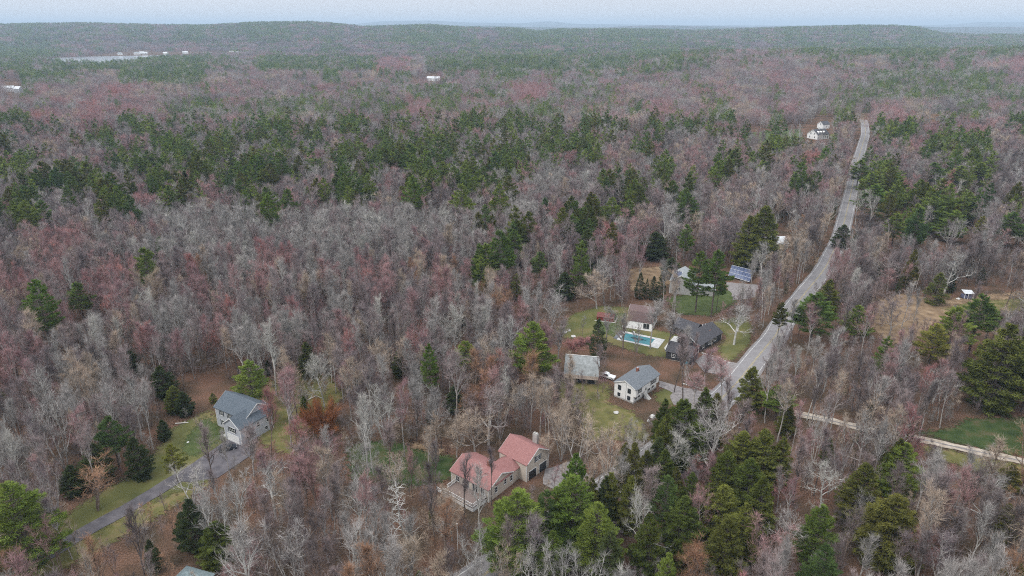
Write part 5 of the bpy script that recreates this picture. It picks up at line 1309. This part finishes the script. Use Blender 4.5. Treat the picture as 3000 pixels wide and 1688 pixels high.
def open_mask(x, y, z, h, w):
    """True where a tree may stand"""
    ok = np.ones(len(x), bool); u = rng.random(len(x))
    for pr, poly in CLEAR:
        hit = np.zeros(len(x), bool)
        for f_, ox in ((0, 0), (.3, 0), (.6, -.5), (.6, .5), (.85, -.3), (.85, .3), (1, 0)):
            px, py = proj(x + ox * w, y, z + h * f_); hit |= poly_in(poly, px, py)
        ok &= ~(hit & (u < pr))
        px, py = proj(x, y, z); ok &= ~(poly_in(poly, px, py) & (u < pr + .3))
    for poly in (LAKE_W,):
        ok &= ~poly_in(poly, x, y)
    d = np.full(len(x), 1e9)
    near = y < 900
    if near.any():
        dx = x[near, None] - ROAD_A[None, :, 0]; dy = y[near, None] - ROAD_A[None, :, 1]
        d[near] = np.sqrt((dx * dx + dy * dy).min(1))
    ok &= d > 5.4
    for ax_, ay_, w_, hy_, hh_, fam_ in HERO_SCR:          # a tree one can single out is not hidden by its nearer neighbours
        m = (y < hy_) & (y > hy_ - 70)
        for f_ in (.55, .8, 1.0):
            px, py = proj(x, y, z + h * f_)
            dn = w_ * (1.1 if fam_ in ('pine', 'hem') else .8)
            ok &= ~(m & (np.abs(px - ax_) < w_ * .5) & (py > ay_ - 5) & (py < ay_ + dn) & (u < .9))
    for kx, ky, kr in KEEP:
        ok &= (x - kx) ** 2 + (y - ky) ** 2 > (kr * .8 + 1.0) ** 2
    return ok

ch_leaf = {'r': ['red', 'pink', 'mauve', 'pink', 'pink'], 'R': ['red', 'red', 'pink'], 'g': ['grey', 'grey', 'white', 'mauve'], 't': ['tan', 'grey', 'rust', 'tan'],
           'd': ['dark', 'mauve', 'grey', 'dark'], 'o': ['rust', 'rust', 'tan'], '_': ['mauve'], '.': ['mauve', 'mauve', 'pink', 'grey', 'mauve', 'tan'],
           'P': ['mauve', 'grey'], 'p': ['mauve', 'mauve', 'pink', 'grey'], 'q': ['mauve', 'mauve', 'pink', 'grey', 'pink']}
EV = {'P': .29, 'p': .17, 'q': .08}
EVF = {'P': .85, 'p': .45, 'q': .14}
X, Y = sites(84, 720, 4.3)
hh = 18 * np.clip(rng.normal(.95, .14, len(X)), .6, 1.3)
cls, PX, PY, Z = classify(X, Y, hh)
ok = open_mask(X, Y, Z, hh, 3.0)
bx, by_ = proj(X, Y, Z)
thin = (bx < 1350) & (by_ > 1330) & (rng.random(len(X)) < .25)
ok &= ~thin
ok &= ~((Y > 330) & (rng.random(len(X)) < .08))
SITES = []
BARKS = {'red': ['grey', 'brown'], 'pink': ['grey', 'brown'], 'mauve': ['grey', 'dark', 'brown', 'grey'], 'grey': ['grey', 'white', 'grey'], 'white': ['white'], 'tan': ['grey', 'brown'],
         'dark': ['dark', 'brown'], 'orange': ['brown'], 'rust': ['brown']}
CL = np.clip(1 + 1.5 * (np.sin(X / 13 + 2 * np.sin(Y / 31)) * np.sin(Y / 17 + 1.7 * np.sin(X / 29)) + .5 * np.sin(X / 7.1 + Y / 9.3)), .1, 2.6)
for i in np.nonzero(ok)[0]:
    c = cls[i]; u = R.random()
    if u < EV.get(c, 0) * CL[i]:
        leaf = R.choice(['pine', 'pine', 'blue', 'pine', 'bright', 'olive', 'hemlock'])
        fam = 'pine' if R.random() < .85 else 'hem'
        if fam == 'hem': leaf = R.choice(['hemlock', 'spruce', 'hemlock', 'olive'])
        s = hh[i] / 18 * (1.18 if fam == 'pine' else 1.12); key = f'{fam}{R.randrange(4 if fam == "pine" else 3)}'
        SITES.append(dict(key=key, x=X[i], y=Y[i], z=Z[i], s=s, wide=R.uniform(.9, 1.25), bark='dark', leaf=leaf, fam=fam))
    elif u < EV.get(c, 0) * CL[i] + (.16 if c == 'd' else .045):
        fam = R.choice(['hem', 'spruce']); key = f'{fam}{R.randrange(2)}'
        SITES.append(dict(key=key, x=X[i], y=Y[i], z=Z[i], s=R.uniform(.3, .6), wide=R.uniform(.9, 1.3), bark='dark', leaf=R.choice(['spruce', 'hemlock', 'spruce']), fam=fam))
    else:
        leaf = R.choice(ch_leaf[c]); fam = R.choices(['wood', 'multi', 'oak', 'round'], [.68, .16, .06, .10])[0]
        if leaf == 'white' and R.random() < .6: leaf = 'grey'
        n = sum(k.startswith(fam) for k in PROTO); key = f'{fam}{R.randrange(n)}'
        s = hh[i] / 18 * (1.15 if fam == 'round' else 1)
        SITES.append(dict(key=key, x=X[i], y=Y[i], z=Z[i], s=s, wide=R.uniform(.8, 1.25), bark=R.choice(BARKS[leaf]), leaf=leaf, fam=fam))
EVER = ('pine', 'hem', 'spruce')
cells = {}
for d in SITES:
    if d['fam'] == 'pine': cells.setdefault((int(d['x'] // 5), int(d['y'] // 5)), []).append((d['x'], d['y']))
def crowded(d):
    cx, cy_ = int(d['x'] // 5), int(d['y'] // 5)
    return any((a - d['x']) ** 2 + (b - d['y']) ** 2 < 17 for i in (-1, 0, 1) for j in (-1, 0, 1) for a, b in cells.get((cx + i, cy_ + j), ()))
SITES = [d for d in SITES if d['fam'] in EVER or not crowded(d) or R.random() < .25]
def scr(d):
    H = PROTO[d['key']][2] * d['s']; dep = d['y'] * CP + (CAMH - H / 2) * SP
    px, py = proj(d['x'], d['y'], H * .7)
    vis = -60 < px < 3060 and py < 1700
    return (H / dep if vis else 0), float(px), float(py)
for d in SITES + NEAR: d['size'], d['px'], d['py'] = scr(d)
def pick(fams, n):
    her = [d for d in NEAR if d['fam'] in fams]
    rest = sorted([d for d in SITES if d['fam'] in fams and d['size'] > 0], key=lambda d: -d['size'])[:max(0, n - len(her))]
    for d in rest: d['solo'] = True
    return rest
solo = pick(('wood', 'multi', 'oak', 'round'), 270) + pick(('pine',), 285) + pick(('hem', 'spruce'), 200)
LAND = [('pink roofed house', 1470, 1400), ('two storey grey house', 690, 1220), ('narrow driveway', 350, 1500), ('white split level house', 1860, 1130),
        ('grey roofed barn', 1700, 1070), ('swimming pool', 1880, 990), ('charcoal roofed house', 2040, 1000), ('road by the hemlocks', 2110, 1180),
        ('ground solar array', 2175, 800), ('dirt track', 2450, 1235), ('right edge green field', 2920, 1270), ('bleached dead tree', 1180, 1470),
        ('round orange shrub', 945, 1200), ('bottom edge roof', 575, 1675), ('left pine pair', 190, 880), ('white farmhouse', 2395, 390),
        ('brown field', 2700, 890), ('high grey house', 1862, 420), ('round blue green pine', 1582, 780), ('vanishing road bend', 2530, 360),
        ('far central white house', 1268, 228), ('far left white houses', 35, 258), ('driveway lawn', 550, 1260), ('huge bottom left pine', 80, 1540),
        ('central white limbed tree', 1863, 1540), ('brilliant yellow pine', 2616, 1360)]
ORD = 'nearest,second nearest,third nearest,fourth nearest,fifth nearest,sixth nearest,seventh nearest,eighth nearest,ninth nearest,tenth nearest,eleventh nearest,twelfth nearest'.split(',')
ORD += [w + ' nearest' for w in 'thirteenth,fourteenth,fifteenth,sixteenth,seventeenth,eighteenth,nineteenth,twentieth'.split(',')]
ORD += [f'twenty {w} nearest' for w in 'first,second,third,fourth,fifth,sixth,seventh,eighth,ninth'.split(',')] + ['thirtieth nearest'] + [f'thirty {w} nearest' for w in 'first,second,third,fourth,fifth,sixth,seventh,eighth,ninth'.split(',')]
ORD += ['fortieth nearest'] + [f'forty {w} nearest' for w in 'first,second,third,fourth,fifth,sixth,seventh,eighth,ninth'.split(',')]
CWORD = {'mauve': 'mauve grey', 'red': 'red budded', 'pink': 'pinkish', 'grey': 'pale grey', 'white': 'whitish', 'tan': 'tan', 'dark': 'dark brown', 'orange': 'orange', 'rust': 'rust brown',
         'pine': 'mid green', 'bright': 'bright green', 'yellow': 'yellow green', 'blue': 'blue green', 'hemlock': 'dark olive', 'olive': 'light olive', 'spruce': 'blackish green'}
FWORD = {'wood': 'slender bare tree', 'multi': 'many stemmed tree', 'oak': 'spreading bare tree', 'round': 'round bare tree', 'pine': 'pine', 'hem': 'hemlock', 'spruce': 'spruce'}
NAME = {'wood': 'bare_tree', 'multi': 'bare_tree', 'oak': 'bare_tree', 'round': 'bare_tree', 'pine': 'pine_tree', 'hem': 'hemlock_tree', 'spruce': 'spruce_tree', 'dead': 'dead_tree', 'shrub': 'shrub'}
CATN = {'bare_tree': 'bare tree', 'pine_tree': 'pine tree', 'hemlock_tree': 'hemlock', 'spruce_tree': 'spruce', 'dead_tree': 'dead tree', 'shrub': 'shrub'}
GROUPN = {'bare_tree': 'leafless trees of the spring wood', 'pine_tree': 'pines standing in the wood', 'hemlock_tree': 'hemlocks in the wood', 'spruce_tree': 'spruces in the wood'}
buckets = {}
for d in solo:
    i = min(range(len(LAND)), key=lambda i: (LAND[i][1] - d['px']) ** 2 + (1.5 * (LAND[i][2] - d['py'])) ** 2)
    dx, dy = d['px'] - LAND[i][1], d['py'] - LAND[i][2]
    side = ('left of' if dx < 0 else 'right of') if abs(dx) > abs(dy) * 1.2 else ('above' if dy < 0 else 'below')
    d['dist'] = math.hypot(dx, dy)
    buckets.setdefault((d['leaf'], d['fam'], i, side), []).append(d)
for (leaf, fam, i, side), L in buckets.items():
    L.sort(key=lambda d: d['dist'])
    for k, d in enumerate(L):
        d['desc'] = f"{CWORD[leaf]} {FWORD[fam]}, {ORD[k]} {side} the {LAND[i][0]}" if len(L) > 1 else f"{CWORD[leaf]} {FWORD[fam]}, only one {side} the {LAND[i][0]}"
for d in NEAR + solo:
    nm = NAME[d['fam']]
    lf = TWIG.get(d['leaf']) or NEED[d['leaf']]
    tree_obj(nm, d['key'], d['x'], d['y'], d['s'], R.uniform(0, 6.28), d['bark'], lf, d['desc'], d.get('cat') or CATN[nm], GROUPN.get(nm), d['wide'], float(d.get('z', 0.0)))

# ---- everything behind: one mass of leafless wood, one of evergreens (copies drawn by geometry nodes)
class Mass:
    def __init__(s, name): s.name = name; s.protos = []; s.keys = {}; s.rows = []
    def kind(s, key, parts):
        """parts: list of (mesh, [materials]) drawn together"""
        if key not in s.keys:
            s.keys[key] = len(s.protos); s.protos.append((key, parts))
        return s.keys[key]
    def add(s, idx, x, y, z, rot, sx, sz): s.rows.append((idx, x, y, z, rot, sx, sz))
    def build(s, label, cat):
        col = bpy.data.collections.new(s.name + ' sources')
        for i, (key, parts) in enumerate(s.protos):
            sub = bpy.data.collections.new(f'{i:03d}'); col.children.link(sub)
            for me, mats in parts:
                o = bpy.data.objects.new(f'{s.name} source', me); sub.objects.link(o)
                for k, m in enumerate(mats): o.material_slots[k].link = 'OBJECT'; o.material_slots[k].material = m
        A = np.array(s.rows, float); n = len(A)
        me = bpy.data.meshes.new(s.name); me.vertices.add(n); me.vertices.foreach_set('co', A[:, 1:4].astype(np.float32).ravel())
        for nm, typ, data in (('kind', 'INT', A[:, 0].astype(np.int32)), ('turn', 'FLOAT', A[:, 4].astype(np.float32))):
            at = me.attributes.new(nm, typ, 'POINT'); at.data.foreach_set('value', data)
        at = me.attributes.new('size', 'FLOAT_VECTOR', 'POINT'); at.data.foreach_set('vector', np.stack([A[:, 5], A[:, 5], A[:, 6]], 1).astype(np.float32).ravel())
        o = bpy.data.objects.new(s.name, me); COL.objects.link(o); tag(o, label, cat, None, 'stuff')
        ng = bpy.data.node_groups.new(s.name, 'GeometryNodeTree')
        ng.interface.new_socket('Geometry', in_out='INPUT', socket_type='NodeSocketGeometry'); ng.interface.new_socket('Geometry', in_out='OUTPUT', socket_type='NodeSocketGeometry')
        N, L = ng.nodes, ng.links
        gi, go = N.new('NodeGroupInput'), N.new('NodeGroupOutput')
        ci = N.new('GeometryNodeCollectionInfo'); ci.inputs['Collection'].default_value = col; ci.inputs['Separate Children'].default_value = True; ci.inputs['Reset Children'].default_value = True
        ip = N.new('GeometryNodeInstanceOnPoints'); ip.inputs['Pick Instance'].default_value = True
        def attr(nm, t):
            a = N.new('GeometryNodeInputNamedAttribute'); a.data_type = t; a.inputs['Name'].default_value = nm; return a.outputs['Attribute']
        cb = N.new('ShaderNodeCombineXYZ'); L.new(attr('turn', 'FLOAT'), cb.inputs['Z'])
        L.new(gi.outputs[0], ip.inputs['Points']); L.new(ci.outputs[0], ip.inputs['Instance']); L.new(attr('kind', 'INT'), ip.inputs['Instance Index'])
        L.new(cb.outputs[0], ip.inputs['Rotation']); L.new(attr('size', 'FLOAT_VECTOR'), ip.inputs['Scale']); L.new(ip.outputs[0], go.inputs[0])
        md = o.modifiers.new('spread', 'NODES'); md.node_group = ng
        print(s.name, n, 'copies of', len(s.protos))
        return o

LEAFLESS, EVERG = Mass('leafless_forest'), Mass('evergreen_forest')
# lighter shapes for the middle distance
MID = {}
for i in range(4):
    MID[f'wood{i}'] = bare_tree(200 + i, 18, clear=.38, nprim=12, ang=(14, 36), crown_r=.25, sec=5, tw=3, tww=.08, twl=1.4, detail=0, lt=2.1)
MID['multi0'] = bare_tree(210, 16, clear=.3, nprim=9, stems=3, ang=(15, 40), crown_r=.25, sec=5, tw=4, tww=.085, twl=1.5, detail=0)
MID['oak0'] = bare_tree(211, 15, clear=.28, nprim=12, ang=(35, 70), crown_r=.42, sec=6, tw=5, tww=.085, twl=1.4, detail=0)
for i in range(3):
    MID[f'pine{i}'] = pine_tree(220 + i, 20, 5.2, clear=.25 + .06 * i, whorls=13, per=5, tuft=12, bl=.9, bw=.26, jag=.5, limbs=False)
MID['hem0'] = pine_tree(230, 16, 4.3, clear=.06, whorls=16, per=6, tuft=12, bl=.7, bw=.26, droop=.25, up=.05, top=.9, jag=.25, flat=-.1, limbs=False)
MIDM = {}
for k, (t, c) in MID.items():
    MIDM[k] = (arr_mesh(k + '_far_trunk', *t.arrays(), [BARK['grey']]), arr_mesh(k + '_far_crown', *c.arrays(), [BARK['grey'], TWIG['mauve']]))
LODY = 300
for d in SITES:
    if d.get('solo'): continue
    ever = d['fam'] in EVER; M = EVERG if ever else LEAFLESS
    leaf = NEED[d['leaf']] if ever else TWIG[d['leaf']]; bk = BARK['dark'] if ever else BARK[d['bark']]
    if d['y'] < LODY:
        key = d['key']; tm, cmh = PROTO[key][:2]; k = M.kind(('near', key, d['leaf'], d['bark']), [(tm, [bk]), (cmh, [bk, leaf])])
    else:
        fam = d['fam'] if d['fam'] not in ('round', 'spruce') else {'round': 'oak', 'spruce': 'hem'}[d['fam']]
        n = sum(q.startswith(fam) for q in MIDM); key = f'{fam}{R.randrange(n)}'
        tm, cmh = MIDM[key]; k = M.kind(('mid', key, d['leaf'], d['bark']), [(tm, [bk]), (cmh, [bk, leaf])])
    M.add(k, d['x'], d['y'], d['z'], R.uniform(0, 6.28), d['s'] * d['wide'], d['s'])
# saplings and brush on the forest floor
SX, SY = sites(84, 330, 3.1)
shh = np.full(len(SX), 5.0); sc, _, _, sz = classify(SX, SY, shh)
sok = open_mask(SX, SY, sz, shh, 1.0) & (rng.random(len(SX)) < .8)
for i in np.nonzero(sok)[0]:
    key = R.choice(['sapling0', 'sapling1']); tm, cmh = PROTO[key][:2]; leaf = R.choice(ch_leaf[sc[i]]); leaf = 'mauve' if leaf == 'white' else leaf
    k = LEAFLESS.kind(('sap', key, leaf), [(tm, [BARK['brown']]), (cmh, [BARK['brown'], TWIG[leaf]])])
    s = R.uniform(.4, 1.25); LEAFLESS.add(k, SX[i], SY[i], sz[i], R.uniform(0, 6.28), s, s)
# 700 m to 1500 m: single light trees; beyond: small stands of trees
def stand(seed, fam, n, rad, tris, w, L):
    """a stand of n trees as blades only, for the far distance"""
    r = np.random.default_rng(seed); A, B, W = [], [], []
    for i in range(n):
        a, q = r.uniform(0, 6.28), rad * math.sqrt(r.random()); ox, oy = q * math.cos(a), q * math.sin(a); H = (17 if fam == 'wood' else 20) * r.uniform(.7, 1.15)
        if fam == 'wood':
            z = H * r.uniform(.3, 1, tris); rr = 3.6 * np.sqrt(np.clip(1 - ((z / H - .62) / .42) ** 2, .05, 1)) * np.sqrt(r.random(tris)); th = r.uniform(0, 6.28, tris)
            p = np.stack([ox + rr * np.cos(th), oy + rr * np.sin(th), z], 1); d = np.stack([np.cos(th) * .5, np.sin(th) * .5, np.ones(tris)], 1) + r.normal(0, .4, (tris, 3))
        else:
            t = r.random(tris) ** 1.3; z = H * (.3 + .7 * t); rr = 4.6 * (1 - t) ** .7 * np.sqrt(r.random(tris)) + .2; th = r.uniform(0, 6.28, tris)
            p = np.stack([ox + rr * np.cos(th), oy + rr * np.sin(th), z], 1); d = np.stack([np.cos(th), np.sin(th), np.full(tris, .45)], 1) + r.normal(0, .35, (tris, 3))
        d /= np.linalg.norm(d, axis=1)[:, None]
        A.append(p); B.append(p + d * L * r.uniform(.6, 1.3, (tris, 1))); W.append(np.full(tris, w))
        if fam == 'wood':
            A.append(np.array([[ox, oy, 0.]])); B.append(np.array([[ox, oy, H * .9]])); W.append(np.array([.5]))
    s = Sticks(); s.blades(np.concatenate(A), np.concatenate(B), np.concatenate(W), 0)
    return arr_mesh(f'{fam}_stand', *s.arrays(), [TWIG['mauve']])
ST = {('wood', i): stand(300 + i, 'wood', 12, 13, 130, .22, 2.0) for i in range(4)}
ST.update({('pine', i): stand(310 + i, 'pine', 4, 6.5, 260, .5, 1.5) for i in range(3)})
ST.update({('one', i): stand(320 + i, 'pine', 1, .1, 340, .42, 1.4) for i in range(3)})
ST.update({('far', i): stand(330 + i, 'wood', 30, 26, 45, .5, 3.0) for i in range(3)})
ST.update({('farpine', i): stand(340 + i, 'pine', 12, 17, 70, 1.1, 2.6) for i in range(3)})
def scatter(y0, y1, step, xf, hh_, bare_n, ever_n, evscale=1.0, bare_p=1.0):
    x, y = sites(y0, y1, step, xf, 30)
    c, px, py, z = classify(x, y, np.full(len(x), hh_)); okk = open_mask(x, y, z, np.full(len(x), hh_), 2.0)
    px0, py0 = proj(x, y, z); 
    for i in np.nonzero(okk)[0]:
        cc = c[i]
        if poly_in(SHORE, np.array([px0[i]]), np.array([py0[i]]))[0]: continue
        if R.random() < EVF.get(cc, .03) * evscale:
            if ever_n:
                k0 = R.randrange(3); leaf = R.choice(['pine', 'blue', 'pine', 'bright']); m = NEED[leaf]
                k = EVERG.kind((ever_n, k0, leaf), [(ST[(ever_n, k0)], [m])]); s = R.uniform(.8, 1.15); EVERG.add(k, x[i], y[i], z[i] - .5, R.uniform(0, 6.28), s, s)
        elif bare_n and R.random() < bare_p * (1 - .85 * EVF.get(cc, 0)):
            k0 = R.randrange(3); leaf = R.choice(ch_leaf[cc] if y[i] < 2300 else ['mauve', 'dark', 'mauve', 'pink']); leaf = 'grey' if leaf == 'white' else leaf; m = TWIG[leaf]  # far stands drop red and tan: haze's colour shift put into the twigs
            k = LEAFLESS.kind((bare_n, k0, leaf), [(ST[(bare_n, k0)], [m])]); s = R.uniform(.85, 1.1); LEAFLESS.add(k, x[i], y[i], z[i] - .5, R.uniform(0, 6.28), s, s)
scatter(715, 1350, 17, .80, 17, 'wood', None, 0, 1)
scatter(715, 1350, 9.0, .80, 17, None, 'one', .62)
scatter(1350, 2500, 22, .82, 17, 'wood', None, 0, 1)
scatter(1350, 2500, 14, .82, 17, None, 'pine', .62)
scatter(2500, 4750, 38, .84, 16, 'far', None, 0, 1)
scatter(2500, 4750, 27, .84, 16, None, 'farpine', .75)
LEAFLESS.build('leafless grey and reddish wood filling the land out to the ridges', 'forest')
EVERG.build('scattered dark green pines and hemlocks beyond the nearer single trees', 'forest')
# ------------------------------------------------------------------ air
hb = MB(); hb.box(-23000, -450, -140, 23000, 26000, 260)
hm, hnt, hout = new_mat('haze_air')
pv = hnt.nodes.new('ShaderNodeVolumePrincipled')
pv.inputs['Color'].default_value = (.62, .80, 1.0, 1)
pv.inputs['Density'].default_value = 0.000105
pv.inputs['Anisotropy'].default_value = 0.0
hnt.links.new(pv.outputs[0], hout.inputs['Volume'])
haze = hb.build('haze', hm); tag(haze, 'thin bluish air that pales the far ridges', 'haze', kind='stuff')
